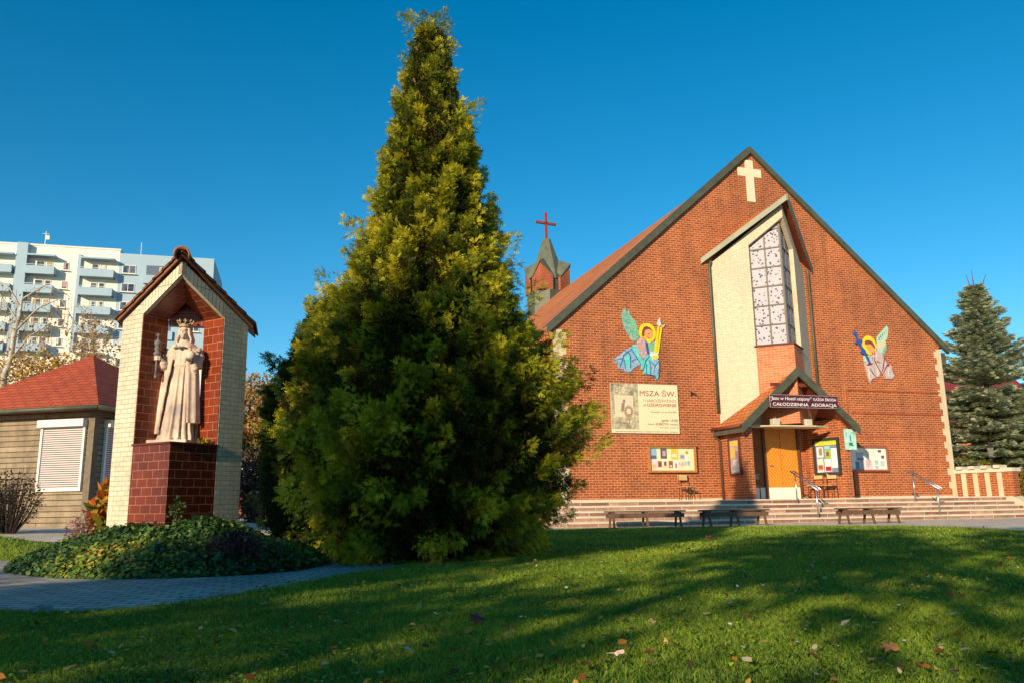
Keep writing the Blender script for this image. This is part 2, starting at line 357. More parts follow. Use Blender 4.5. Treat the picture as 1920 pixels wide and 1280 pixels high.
# patterned glass
gl, nt, b = new_mat('patterned glass'); uv = coord(nt, 'UV'); vo = nt.nodes.new('ShaderNodeTexVoronoi'); vo.inputs['Scale'].default_value = 10; nt.links.new(uv, vo.inputs['Vector'])
n = noise(nt, uv, 34, 3); base = ramp(nt, vo.outputs['Distance'], [(.22, (.03, .03, .05)), (.42, (.46, .43, .49))])
nt.links.new(mixc(nt, ramp(nt, n.outputs[0], [(.50, (0,)*3), (.72, (.8,)*3)]), base, (.60, .56, .62, 1)), b.inputs['Base Color']); b.inputs['Roughness'].default_value = .6; b.inputs['Specular IOR Level'].default_value = .15; bump(nt, b, vo.outputs['Distance'], .5, .01)
dk = plain('dark bronze frame', (.07, .055, .045), (.05, .04, .03), 6, .5)
for A in (LA, LC):
    ins = .17; w = thing('bay_window', None, None); w.parent = church; del_ = None
    g0, g1 = 1.24, LL-.17
    gt = lambda s: 8.22+RS*s-.40
    pitch = .625; cols = [g0, (g0+g1)/2, g1]
    fr = MB(); vec = fp(A, LB, 0, 0, .05)-fp(A, LB, 0, 0, 0)
    def bar(s0, za, s1, zb, t=.02):
        a = fp(A, LB, s0, za, ins-.03); b_ = fp(A, LB, s1, zb, ins-.03); d = (b_-a).normalized(); nrm = vec.normalized(); side = d.cross(nrm)*t
        fr.prism([a-side, a+side, b_+side, b_-side], vec)
    for s_ in cols: bar(s_, 5.36, s_, gt(s_)+.02, .024)
    zz = 5.40; rows = []
    while zz < gt(g1): rows.append(zz); zz += pitch
    for z_ in rows: 
        s_end = g1; s_st = g0 if z_ < gt(g0) else g0+(z_-gt(g0))/RS
        if s_st < g1: bar(s_st, z_, s_end, z_)
    bar(g0, gt(g0), g1, gt(g1), .03)
    fr.build('window_frame', dk, w)
    for ci in range(2):
        for i, z_ in enumerate(rows):
            zt = rows[i+1] if i+1 < len(rows) else 99
            s0, s1 = cols[ci], cols[ci+1]; a0, a1 = min(zt, gt(s0)), min(zt, gt(s1))
            if a1 <= z_+.02: continue
            if a0 <= z_: sm = s0+(z_-gt(s0))/RS; pts = [(sm, z_), (s1, z_), (s1, a1)]
            else: pts = [(s0, z_), (s1, z_), (s1, a1), (s0, a0)]
            q = MB().prism([fp(A, LB, s_, z2, ins) for s_, z2 in pts], vec*.2).build('pane', gl, w)
w_ = [o for o in COL.objects if o.name.startswith('bay_window')]
# bay roof: two leaves meeting on a ridge square to the front
lr = MB(); lf = MB(); ls = MB()
for sg in (-1, 1):
    ap = Vector(c(UC, 1.83, 10.05)); rr = Vector(c(UC, .01, 10.05)); ev = Vector(c(UC+sg*2.12, .01, 8.32)); d = Vector((0, 0, .08))
    lr.prism([ap, rr, ev], -d)
    o_ = Vector(c(sg*.03, .04, 0)); dn = Vector((0, 0, .15))
    lf.prism([ap+Vector((0, 0, .04)), ev+Vector((0, 0, .04)), ev-dn, ap-dn], o_*1.0)
    i_ = Vector(c(-sg*.02, -.08, 0))
    ls.prism([ap+i_-Vector((0, 0, .10)), rr-Vector((0, 0, .10)), ev+i_*.2-Vector((0, 0, .10))], -Vector((0, 0, .03)))
lr.build('bay_roof', M['rooftile'], church); lf.build('bay_fascia', M['copper_light'], church); ls.build('bay_soffit', M['soffit'], church)
for u in (5.02, 8.80):
    MB().tube([c(u+(.05 if u < 6 else -.05), .10, 8.28), c(u, .07, 8.1), c(u, .07, 6), c(u, .07, 3.35 if u < 6 else 4.0)], .045, 8).build('drainpipe', M['copper'], church, True)
# porch
WP = 1.4; PT = 2.78
pw = MB(); pw.span(c(5.03, WP, .66), c(5.29, 0, PT)); pw.build('porch_side_wall', M['brick'], church)
MB().prism([c(8.74, WP, .66), c(8.47, WP, .66), c(8.12, .18, .66), c(8.12, 0, .66), c(8.74, 0, .66)], (0, 0, PT-.66+.30)).build('porch_angled_wall', M['brick'], church)
pr = MB(); pf = MB(); ps = MB()
for sg in (-1, 1):
    a = Vector(c(UC, 1.62, 4.55)); e = Vector(c(UC+sg*2.02, 1.62, 2.80)); d = Vector((0, 0, .10)); pr.prism([a, e, e-d, a-d], c(0, -1.61, 0))
    a = Vector(c(UC, 1.622, 4.62)); e = Vector(c(UC+sg*2.08, 1.622, 2.84)); d = Vector((0, 0, .30)); pf.prism([a, e, e-d*.9, a-d], c(0, .06, 0))
    a = Vector(c(UC, 1.60, 4.435)); e = Vector(c(UC+sg*1.98, 1.60, 2.72)); d = Vector((0, 0, .04)); ps.prism([a, e, e-d, a-d], c(0, -1.59, 0))
pr.build('porch_roof', M['rooftile'], church); pf.build('porch_fascia', M['copper'], church); ps.build('porch_soffit', M['soffit'], church)
MB().prism([c(4.84, 1.62, 2.60), c(4.84, 1.62, 2.78), c(4.80, 1.62, 2.78), c(4.80, 1.62, 2.60)], c(0, -1.6, 0)).build('porch_eaves_board', M['copper'], church)
MB().tube([c(4.76, 1.62, 2.80), c(4.76, .05, 2.80)], .055, 8).build('gutter', M['soffit'], church, True)
MB().tube([c(4.76, .12, 2.78), c(4.80, .12, 2.62), c(4.98, .10, 2.45), c(4.98, .10, .68)], .04, 8).build('downpipe', flat('brown pipe', (.10, .045, .03)), church, True)
MB().prism([c(5.3, 1.2, 2.80), c(6.2, 1.5, 2.80), c(7.45, 1.55, 2.80), c(8.1, 1.3, 2.80), c(7.6, .9, 2.80), c(5.3, .9, 2.80)], (0, 0, .04)).build('lamp_shelf', M['cream'], church)
for u in (6.2, 7.35):
    MB().box(c(u, 1.28, 2.95), (.24, .2, .2)).build('porch_lamp', flat('lamp glass', (.55, .52, .40), .3), church, bevel=.015)
# door of chevron planks
wd, nt, b = new_mat('orange door planks'); g = nt.nodes.new('ShaderNodeTexCoord'); v = g.outputs['Object']
sx = nt.nodes.new('ShaderNodeSeparateXYZ'); nt.links.new(v, sx.inputs[0])
def math_(op, a, b_=None):
    m = nt.nodes.new('ShaderNodeMath'); m.operation = op
    for i, k in enumerate((a, b_)):
        if k is None: continue
        if hasattr(k, 'is_output'): nt.links.new(k, m.inputs[i])
        else: m.inputs[i].default_value = k
    return m.outputs[0]
ax = math_('ABSOLUTE', math_('SUBTRACT', sx.outputs[0], 7.17)); st = math_('FRACT', math_('MULTIPLY', math_('SUBTRACT', sx.outputs[2], math_('MULTIPLY', ax, 1.3)), 7.0))
ln = math_('GREATER_THAN', st, .90); ng = noise(nt, v, 5, 5)
cc = mixc(nt, ng.outputs[0], (.85, .34, .03, 1), (.60, .20, .015, 1)); nt.links.new(mixc(nt, ln, cc, (.10, .03, .006, 1)), b.inputs['Base Color']); b.inputs['Roughness'].default_value = .45; bump(nt, b, ln, .6, -.006)
door = MB().span(c(6.60, .07, 1.02), c(7.155, .02, 2.95)).span(c(7.175, .07, 1.02), c(7.78, .02, 2.95)).build('door', wd, church)
MB().span(c(6.60, .085, .67), c(7.155, .02, 1.02)).span(c(7.175, .085, .67), c(7.78, .02, 1.02)).build('kick_plate', M['paper'], door)
MB().tube([c(6.70, .07, 1.72), c(6.70, .13, 1.72), c(6.82, .13, 1.70)], .012, 6).build('handle', M['steel'], door, True)
MB().span(c(6.50, .12, .66), c(6.60, .0, 2.98)).span(c(7.78, .12, .66), c(7.86, .0, 2.98)).span(c(5.29, .12, 2.98), c(7.86, 0, 3.1)).build('door_frame', flat('brown frame', (.14, .05, .02)), church)
d2 = MB().span(c(5.72, .07, 1.02), c(6.498, .02, 2.95)).build('door', plain('shaded door planks', (.26, .09, .02), (.18, .06, .015)), church)  # leaf coloured darker for the shade beside the left porch wall
MB().span(c(5.72, .085, .67), c(6.498, .02, 1.02)).build('kick_plate', M['paper'], d2)
MB().box(c(6.02, .08, 2.05), (.3, .02, .26)).build('notice', flat('blue notice', (.10, .35, .60)), d2)
MB().box(c(5.95, .08, 2.32), (.2, .02, .11)).build('notice', M['paper'], d2)
MB().span(c(6.0, 1.52, 4.02), c(7.8, 1.46, 4.12)).build('tie_beam', M['soffit'], church)
# steps
st = thing('church_steps', 'broad flight of pale stone steps with red risers below the church door', 'steps', P0, YAW)
U0, U1 = -1.2, 14.5
MB().span(c(U0, 1.53, .02), c(U1, .001, .62)).build('landing_body', M['granite'], st)
rb = MB(); tb = MB(); rm = bricks('stone risers', (.46, .27, .19), (.24, .105, .075), (.62, .50, .38), .86, .133, .012, .75, .37, .3, .3, dscale=1.5)
for k in range(5):
    z1 = .66-.133*k; w1 = 1.55+.3*k; w0 = (w1-.30 if k else .031)
    if k: rb.span(c(U0, w1-.02, .0), c(U1, w1-.319, z1-.04))
    tb.span(c(U0, w1, z1-.039), c(U1, w0+.004 if k else .0305, z1))
rb.build('riser', rm, st); tb.build('tread', M['nosing'], st)
MB().span(c(U0, 1.531, .0), c(U1, 1.50, .62)).build('riser', rm, st)
MB().prism([c(U1+.01, 1.3, .0), c(U1+.01, 1.3, .72), c(U1+.01, 1.62, .72), c(U1+.01, 3.0, .10), c(U1+.01, 3.0, 0)], (.42, 0, 0)).build('wing_wall', M['nosing'], st)
# parapet by the right corner
pp = thing('parapet', 'low brick parapet with cream strips and stone cap right of the church', 'wall', cw(14.12, 0, .66), YAW)
ang = math.atan2(-1.85, .42); Lp = math.hypot(1.85, .42)
def pv(s, t, z): return Vector((math.cos(ang)*s-math.sin(ang)*t, math.sin(ang)*s+math.cos(ang)*t, z))
def pbox(mb, s0, s1, t0, t1, z0, z1): mb.prism([pv(s0, t0, z0), pv(s1, t0, z0), pv(s1, t1, z0), pv(s0, t1, z0)], (0, 0, z1-z0)); return mb
pbox(MB(), 0, Lp, 0, .34, 0, .78).build('brick_body', M['brick'], pp)
cs = MB()
for i in range(4): pbox(cs, .20+i*.40, .36+i*.40, -.02, 0, 0, .77)
cs.build('cream_strip', M['cream'], pp)
pbox(MB(), -.03, Lp+.05, -.07, .42, .78, .90).build('cap', M['nosing'], pp)
cb = MB()
for i in range(4): pbox(cb, .13+i*.42, .33+i*.42, -.16, .3, .902, 1.0)
cb.build('beam_end', M['nosing'], pp)
# ------------------------------------------------------------------ mosaic angels on the front
def mosaic(name, col, col2, sc=19):
    m, nt, b = new_mat(name); uv = coord(nt, 'UV'); vo = nt.nodes.new('ShaderNodeTexVoronoi'); vo.inputs['Scale'].default_value = sc; nt.links.new(uv, vo.inputs['Vector'])
    s_ = nt.nodes.new('ShaderNodeSeparateColor'); nt.links.new(vo.outputs['Color'], s_.inputs[0])
    nt.links.new(mixc(nt, s_.outputs[0], c4(col), c4(col2)), b.inputs['Base Color']); b.inputs['Roughness'].default_value = .4; return m
MZ = dict(teal=mosaic('teal tesserae', (.06, .34, .25), (.35, .45, .38)), lime=mosaic('lime tesserae', (.35, .60, .08), (.10, .42, .25)), yellow=mosaic('yellow tesserae', (.85, .55, .01), (.80, .62, .02)),
          hair=mosaic('brown tesserae', (.16, .03, .02), (.25, .06, .04)), face=mosaic('skin tesserae', (.80, .28, .05), (.72, .36, .12)), mauve=mosaic('mauve tesserae', (.42, .24, .28), (.55, .42, .42)),
          navy=mosaic('navy tesserae', (.02, .06, .28), (.04, .12, .40)), blue=mosaic('blue tesserae', (.12, .26, .46), (.36, .50, .60)), turq=mosaic('turquoise tesserae', (.08, .48, .46), (.20, .62, .58)),
          white=mosaic('white tesserae', (.72, .68, .62), (.60, .55, .52)), pale=mosaic('pale tesserae', (.58, .47, .45), (.42, .32, .32)), mint=mosaic('mint tesserae', (.30, .62, .42), (.45, .60, .45)), wine=mosaic('wine tesserae', (.14, .01, .03), (.22, .03, .05)),
          peach=mosaic('peach tesserae', (.72, .52, .30), (.5, .55, .35)))
def mo(parent, key, name, pts, lay, tr):
    return MB().prism([c(*(lambda q: (q[0], .012+.006*lay, q[1]))(tr(p))) for p in pts], c(0, -.008-.006*lay, 0)).build(name, MZ[key], parent)
def strip(pts, w):
    L = []; Rr = []
    for i, p in enumerate(pts):
        a = pts[max(i-1, 0)]; b_ = pts[min(i+1, len(pts)-1)]; d = math.hypot(b_[0]-a[0], b_[1]-a[1]) or 1; nx, ny = -(b_[1]-a[1])/d*w/2, (b_[0]-a[0])/d*w/2
        k = .5 if i in (0, len(pts)-1) else 1; L.append((p[0]+nx*k, p[1]+ny*k)); Rr.append((p[0]-nx*k, p[1]-ny*k))
    return L+Rr[::-1]
def circ(x, y, rx, ry=None, n=20): ry = ry or rx; return [(x+rx*math.cos(2*math.pi*i/n), y+ry*math.sin(2*math.pi*i/n)) for i in range(n)]
# tracing units of each figure map to metres on the wall
tl = lambda p: (1.53+(p[0]-185)*(3.25-1.53)/(945-185)*1.035, 6.53-(p[1]-160)*(6.53-4.31)/(1105-160))
A1 = thing('angel_mosaic', 'mosaic angel with green wing and turquoise robe above the banner', 'mosaic', P0, YAW, 'mosaic angels on the church front')
mo(A1, 'teal', 'wing', [(375, 160), (400, 200), (430, 175), (445, 240), (490, 300), (530, 345), (550, 420), (565, 540), (530, 580), (500, 600), (440, 580), (425, 530), (390, 500), (368, 450), (345, 390), (325, 300), (322, 240), (345, 190)], 1, tl)
w1 = [o for o in COL.objects if o.parent == A1][-1]
for i in range(7): mo(w1, 'lime', 'feather', strip([(430+i*8, 300+i*38), (480+i*8, 312+i*38), (535+min(i, 3)*5, 340+i*34)], 13), 2, tl)
mo(A1, 'teal', 'wing', [(690, 610), (790, 585), (850, 640), (848, 730), (700, 745)], 1, tl)
for i in range(6): mo(A1, 'lime', 'feather', strip([(700+i*16, 618), (702+i*16, 690)], 8), 2, tl)
mo(A1, 'yellow', 'halo', circ(688, 475, 125, 132), 2, tl)
mo(A1, 'hair', 'hair', [(600, 530), (612, 450), (640, 400), (680, 388), (730, 405), (768, 450), (745, 470), (690, 440), (650, 470), (640, 520), (620, 545)], 3, tl)
mo(A1, 'face', 'head', circ(703, 492, 62, 64), 4, tl)
mo(A1, 'face', 'neck', [(600, 520), (650, 545), (640, 585), (585, 555)], 4, tl)
mo(A1, 'navy', 'eye', circ(705, 488, 9), 5, tl); mo(A1, 'hair', 'mouth', strip([(680, 535), (700, 545), (715, 538)], 7), 5, tl)
mo(A1, 'mauve', 'torso', [(530, 590), (580, 545), (650, 570), (690, 690), (680, 770), (600, 830), (560, 760), (525, 670)], 3, tl)
mo(A1, 'navy', 'sash', [(650, 560), (672, 600), (700, 760), (668, 765), (652, 660)], 4, tl)
mo(A1, 'face', 'hand', [(540, 655), (600, 650), (605, 680), (545, 682)], 4, tl)
rl = mo(A1, 'blue', 'robe', [(470, 640), (440, 680), (380, 700), (280, 780), (188, 845), (192, 885), (235, 905), (245, 970), (320, 972), (350, 1010), (390, 1018), (440, 990), (470, 950), (560, 905), (600, 850), (540, 760), (520, 650)], 2, tl)
mo(rl, 'turq', 'robe_band', [(465, 660), (520, 640), (555, 760), (605, 850), (575, 920), (520, 830), (450, 720)], 3, tl)
mo(rl, 'turq', 'robe_band', [(340, 790), (400, 750), (420, 900), (370, 980), (340, 900)], 3, tl)
for pl_ in ([(440, 700), (330, 790), (260, 960)], [(380, 730), (425, 800), (415, 960)], [(330, 850), (345, 960)], [(440, 700), (500, 790), (575, 905)], [(440, 860), (520, 830)], [(190, 860), (300, 830)]): mo(rl, 'navy', 'fold', strip(pl_, 12), 4, tl)
rr_ = mo(A1, 'turq', 'robe', [(600, 860), (640, 800), (700, 762), (830, 830), (842, 920), (822, 1050), (782, 1108), (760, 1050), (700, 1040), (610, 1030), (600, 1010), (618, 965), (565, 970), (580, 900)], 4, tl)
mo(rr_, 'blue', 'robe_panel', [(700, 850), (830, 840), (838, 930), (815, 1050), (760, 1045), (700, 1035)], 5, tl)
for pl_ in ([(700, 780), (640, 850), (600, 960)], [(690, 840), (710, 940), (700, 1040)], [(650, 890), (640, 1030)], [(825, 850), (770, 920), (750, 1000)], [(690, 840), (760, 900)], [(610, 1020), (760, 1045), (785, 1100)], [(838, 850), (830, 960), (820, 1050)]): mo(rr_, 'navy', 'fold', strip(pl_, 12), 6, tl)
mo(A1, 'yellow', 'staff', [(840, 385), (866, 390), (800, 765), (768, 755)], 6, tl); mo(A1, 'yellow', 'staff', [(884, 385), (906, 392), (835, 745), (805, 765)], 6, tl)
mo(A1, 'white', 'spear_tip', [(875, 265), (892, 352), (865, 385), (828, 352)], 6, tl); mo(A1, 'peach', 'knob', strip([(885, 360), (925, 385), (950, 350)], 22), 6, tl)
mo(A1, 'white', 'cup', [(698, 765), (730, 725), (820, 745), (832, 800), (800, 832), (740, 828)], 7, tl); mo(A1, 'yellow', 'cup', [(735, 785), (818, 775), (822, 805), (795, 822), (745, 820)], 8, tl)
t2 = lambda p: (10.43+(p[0]-205)*(11.97-10.43)/(912-205)*1.03, 6.5-(p[1]-155)*(6.5-4.44)/(1135-155))
A2 = thing('angel_mosaic', 'mosaic angel with blue sword and pale pink robe above the brick ledges', 'mosaic', P0, YAW, 'mosaic angels on the church front')
mo(A2, 'mint', 'wing', [(858, 155), (880, 210), (858, 320), (830, 390), (800, 410), (810, 480), (790, 560), (770, 620), (745, 660), (700, 620), (622, 550), (640, 450), (645, 360), (700, 310), (760, 250)], 1, t2)
w2 = [o for o in COL.objects if o.parent == A2][-1]
mo(w2, 'peach', 'feather', [(640, 470), (720, 430), (800, 380), (780, 470), (700, 560), (630, 545)], 2, t2); mo(w2, 'teal', 'feather', [(800, 460), (800, 540), (745, 655), (715, 620), (760, 540)], 3, t2)
for i in range(5): mo(w2, 'blue', 'feather', strip([(670+i*35, 380-i*32), (690+i*35, 350-i*30), (690+i*38, 420-i*34)], 7), 3, t2)
mo(A2, 'yellow', 'halo', circ(490, 500, 128, 155), 2, t2)
mo(A2, 'hair', 'hair', [(410, 450), (430, 425), (500, 418), (560, 450), (600, 540), (570, 560), (500, 490), (430, 500), (415, 490)], 3, t2)
mo(A2, 'face', 'head', [(430, 495), (500, 482), (560, 530), (585, 590), (580, 665), (530, 650), (470, 590), (432, 545)], 4, t2)
mo(A2, 'hair', 'mouth', [(512, 625), (535, 620), (530, 652)], 5, t2)
mo(A2, 'mint', 'sleeve', [(365, 680), (500, 660), (400, 780), (358, 770)], 2, t2)
rb2 = mo(A2, 'pale', 'robe', [(365, 790), (400, 780), (520, 660), (590, 580), (630, 565), (700, 610), (740, 680), (800, 790), (870, 840), (880, 920), (912, 970), (870, 1020), (820, 1045), (720, 1055), (690, 960), (660, 960), (640, 930), (610, 1010), (560, 1020), (500, 1050), (440, 1135), (405, 1040), (380, 900)], 4, t2)
mo(rb2, 'wine', 'fold', [(400, 830), (440, 800), (520, 790), (500, 820), (420, 842)], 5, t2)
for pl_ in ([(550, 690), (560, 770), (620, 900), (670, 960)], [(720, 640), (740, 700), (700, 860), (670, 930)], [(740, 690), (800, 800), (740, 870), (690, 960)], [(450, 880), (500, 960), (550, 1020)], [(700, 1050), (810, 1040)], [(870, 850), (880, 930), (905, 970)], [(560, 770), (610, 765), (650, 790)], [(500, 1040), (440, 1110), (430, 1090)], [(715, 960), (720, 1030)], [(515, 700), (520, 745)]): mo(rb2, 'wine', 'fold', strip(pl_, 16), 5, t2)
mo(rb2, 'wine', 'fold', [(760, 810), (810, 800), (815, 835), (765, 830)], 6, t2)
for pl_ in ([(420, 850), (430, 960), (420, 1060)], [(560, 810), (600, 900), (585, 1000)], [(600, 620), (590, 700)], [(790, 870), (790, 1000)]): mo(rb2, 'white', 'highlight', strip(pl_, 18), 5, t2)
mo(A2, 'navy', 'sword', [(212, 320), (235, 285), (275, 300), (285, 340), (270, 360), (300, 430), (355, 410), (362, 450), (320, 470), (355, 540), (400, 590), (410, 620), (480, 800), (445, 815), (380, 650), (325, 645), (310, 620), (335, 590), (290, 480), (235, 495), (222, 470), (275, 445), (248, 365), (215, 345)], 7, t2)

# ------------------------------------------------------------------ banner and notice boards
def board(name, label, cat, origin, xd, L, H, frame, back, thick=.07, fw=.06, group=None):
    """framed board: local x along xd, z up, origin at lower left, front towards -y"""
    t = thing(name, label, cat, origin, math.atan2(xd.y, xd.x), group)
    f = MB().span((0, -thick, 0), (L, -.002, fw)).span((0, -thick, H-fw), (L, -.002, H)).span((0, -thick, fw), (fw, -.002, H-fw)).span((L-fw, -thick, fw), (L, -.002, H-fw))
    f.build('frame', frame, t); bk = MB().span((fw, -.03, fw), (L-fw, -.004, H-fw)).build('backboard', back, t); return t, bk
XD = Vector((math.cos(YAW), math.sin(YAW), 0))
bn = thing('banner', 'large cream banner announcing mass in red letters on the church wall', 'banner', cw(1.345, .03, 2.66), YAW)
bfm, nt, b = new_mat('banner vinyl'); v = coord(nt); n = noise(nt, v, 1.6, 4); nt.links.new(mixc(nt, n.outputs[0], (.78, .70, .46, 1), (.70, .62, .42, 1)), b.inputs['Base Color']); b.inputs['Roughness'].default_value = .5; bump(nt, b, noise(nt, v, 3, 2).outputs[0], .4, .05)
BW, BH = 2.30, 1.53
sh = MB().span((0, -.012, 0), (BW, 0, BH)).build('sheet', bfm, bn)
MB().span((.0, -.016, 0), (BW, -.0125, .012)).span((0, -.016, BH-.012), (BW, -.0125, BH)).span((0, -.016, .0125), (.012, -.0125, BH-.0125)).span((BW-.012, -.016, .0125), (BW, -.0125, BH-.0125)).build('hem', flat('red brown hem', (.16, .05, .04)), bn)
pm2, nt, b = new_mat('faded altar picture'); v = coord(nt); n = noise(nt, v, 5, 6, .7)
nt.links.new(ramp(nt, n.outputs[0], [(.35, (.16, .14, .11)), (.5, (.42, .36, .25)), (.65, (.66, .58, .38))]), b.inputs['Base Color']); b.inputs['Roughness'].default_value = .6
pic = MB().span((.03, -.015, .13), (.93, -.0125, BH-.02)).build('picture', pm2, bn)
pale = flat('faded cream', (.72, .62, .40)); brn = flat('faded brown', (.30, .20, .13)); red = flat('letter red', (.36, .03, .03)); gry = flat('letter grey', (.12, .09, .08))
MB().span((.14, -.0165, .50), (.76, -.0155, .62)).span((.14, -.0165, 1.08), (.76, -.0155, 1.15)).span((.14, -.0165, .62), (.21, -.0155, 1.08)).span((.69, -.0165, .62), (.76, -.0155, 1.08)).build('picture_frame', pale, pic)
MB().span((.215, -.0163, .625), (.685, -.0155, 1.075)).build('picture_ground', flat('picture cream', (.66, .60, .44)), pic)
MB().prism([(.46+.035*math.cos(k*.6)*1.4, -.0175, .98+.05*math.sin(k*.6)) for k in range(10)], (0, .001, 0)).prism([(.34, -.0172, .66), (.44, -.0172, .66), (.48, -.0172, .93), (.38, -.0172, .93)], (0, .001, 0)).build('picture_figure', brn, pic)
MB().prism([((.60+(.175 if k % 2 else .13)*math.cos(k*math.pi/16)), -.0178, .66+(.205 if k % 2 else .155)*math.sin(k*math.pi/16)) for k in range(32)], (0, .001, 0)).prism([(.585, -.0176, .18), (.615, -.0176, .18), (.62, -.0176, .47), (.58, -.0176, .47)], (0, .001, 0)).prism([(.47, -.0176, .14), (.73, -.0176, .14), (.62, -.0176, .21), (.58, -.0176, .21)], (0, .001, 0)).build('monstrance', flat('monstrance brown', (.36, .24, .16)), pic)
MB().prism([(.60+.075*math.cos(k*.5236), -.0195, .67+.09*math.sin(k*.5236)) for k in range(12)], (0, .001, 0)).build('monstrance_disc', pale, pic)
bq = MB()
for k in range(7): bq.prism([(.36+.13*math.cos(k*.9)+.025*math.cos(j*.785), -.0165, 1.32+.09*math.sin(k*.9)+.03*math.sin(j*.785)) for j in range(8)], (0, .0012*(1+k*.1), 0))
bq.build('cartouche', pale, pic)
UPZ = (0, 0, 1); XL = (1, 0, 0)
def bt(s_, x, z, h, w=None, mat=None, al='R', bold=0): return text('lettering', s_, mat or red, bn, (x, -.0125, z), XL, UPZ, h, w, al, bold, 0, .004)
bt('MSZA ŚW.', 2.22, 1.155, .165, 1.23, red, 'R', 0)
bt('I NABOŻEŃSTWO', 2.22, .965, .09, 1.12, flat('letter faded red', (.45, .16, .12)), 'R')
bt('o UZDROWIENIE', 2.22, .835, .09, 1.12, red, 'R', .010)
bt('Prowadzi - ks. Jan RECZEK', 2.22, .645, .048, .88, gry, 'R')
bt('godz. 15.00', 2.24, .385, .065, .54, flat('letter purple', (.12, .05, .09)), 'R', .010)
bt('trzecia', 1.43, .270, .055, .22, gry, 'R'); bt('SOBOTA', 1.92, .265, .075, .44, red, 'R', .010); bt('miesiąca', 2.24, .270, .055, .28, gry, 'R')
bt('(od września do czerwca)', 2.24, .175, .038, .62, gry, 'R')
bt('Parafia Matki Bożej Nieustającej Pomocy, os. Bohaterów Września 33, Kraków - Mistrzejowice', 2.24, .045, .038, 2.1, gry, 'R')

def papers(bk, lst, y=-.034):
    for i, (x0, z0, x1, z1, col, inner) in enumerate(lst):
        p_ = MB().span((x0, y-.0015*(i % 3), z0), (x1, y+.003, z1)).build('poster', flat('paper %.2f %.2f %.2f' % col, col), bk)
        if inner:
            q = MB(); w, h = x1-x0, z1-z0
            if inner[0] == 'lines':
                for k in range(int(h/.035)-1): q.span((x0+.1*w, y-.006, z1-.03-k*.035), (x0+w*(.6+.35*random.random()), y-.002, z1-.02-k*.035))
            else: q.span((x0+w*inner[0], y-.006, z0+h*inner[1]), (x0+w*inner[2], y-.002, z0+h*inner[3]))
            q.build('print', flat('ink %.2f %.2f %.2f' % inner[-1], inner[-1]), p_)
L1 = (.12, .12, .14)
pine = plain('varnished pine frame', (.46, .20, .06), (.38, .15, .04), 6, .5)
nb, bk = board('notice_board', 'wide wooden notice board with small posters under the banner', 'notice board', cw(2.50, .03, 1.49), XD, 1.62, .81, pine, M['cream_paper'], .09, .065)
papers(bk, [(.09, .40, .30, .72, (.25, .45, .62), (.1, .05, .9, .35, (.10, .12, .25))), (.43, .42, .64, .72, (.10, .09, .12), (.3, .25, .8, .8, (.5, .35, .4))), (.78, .40, 1.02, .73, (.78, .50, .08), (.15, .2, .8, .5, (.8, .72, .5))), (1.06, .40, 1.25, .56, (.50, .56, .60), (.2, .2, .8, .8, (.25, .3, .35))), (1.28, .38, 1.36, .52, (.82, .78, .66), None), (1.27, .56, 1.37, .66, (.62, .46, .18), (.2, .2, .8, .7, (.3, .2, .1))),
            (.10, .08, .30, .37, (.62, .58, .66), (.15, .2, .8, .6, (.75, .42, .22))), (.32, .16, .46, .35, (.42, .16, .10), (.3, .2, .7, .8, (.1, .05, .05))), (.50, .15, .64, .35, (.66, .55, .50), (.25, .3, .75, .9, (.08, .08, .1))), (.69, .14, .83, .35, (.30, .10, .04), (.2, .1, .8, .4, (.7, .55, .4))), (.86, .08, 1.00, .34, (.84, .80, .76), (.3, .2, .7, .8, (.55, .12, .2))), (1.02, .18, 1.11, .33, (.70, .66, .62), ('lines', L1)), (1.12, .20, 1.20, .31, (.62, .40, .22), None), (1.22, .22, 1.30, .34, (.35, .48, .62), None), (1.32, .20, 1.42, .36, (.45, .55, .66), ('lines', L1))])
MB().span((-.02, -.13, .80), (1.64, 0, .825)).build('drip_board', pine, nb)
rdf = plain('red wood frame', (.34, .11, .07), (.26, .08, .05), 6, .5)
nb, bk = board('notice_board', 'red framed notice board of white papers right of the porch', 'notice board', cw(9.55, .03, 1.52), XD, 1.76, .82, rdf, M['paper'], .08, .06)
papers(bk, [(.50, .35, .82, .62, (.42, .48, .55), (.1, .05, .9, .3, (.2, .22, .26))), (.45, .08, .60, .32, (.10, .25, .42), None), (.62, .08, .80, .34, (.58, .54, .64), ('lines', (.3, .25, .4))), (.84, .42, 1.06, .74, (.80, .77, .62), ('lines', (.5, .5, .42))), (1.10, .42, 1.32, .74, (.82, .80, .68), ('lines', (.4, .5, .5))), (.84, .08, 1.12, .38, (.70, .58, .62), ('lines', (.4, .1, .3))), (1.38, .62, 1.52, .70, (.10, .10, .12), None), (1.50, .42, 1.62, .52, (.14, .08, .14), None), (1.22, .22, 1.36, .36, (.42, .56, .55), ('lines', (.1, .3, .3))), (1.22, .08, 1.36, .18, (.42, .56, .55), ('lines', (.1, .3, .3))), (1.42, .14, 1.64, .36, (.66, .70, .72), ('lines', (.3, .35, .4)))])
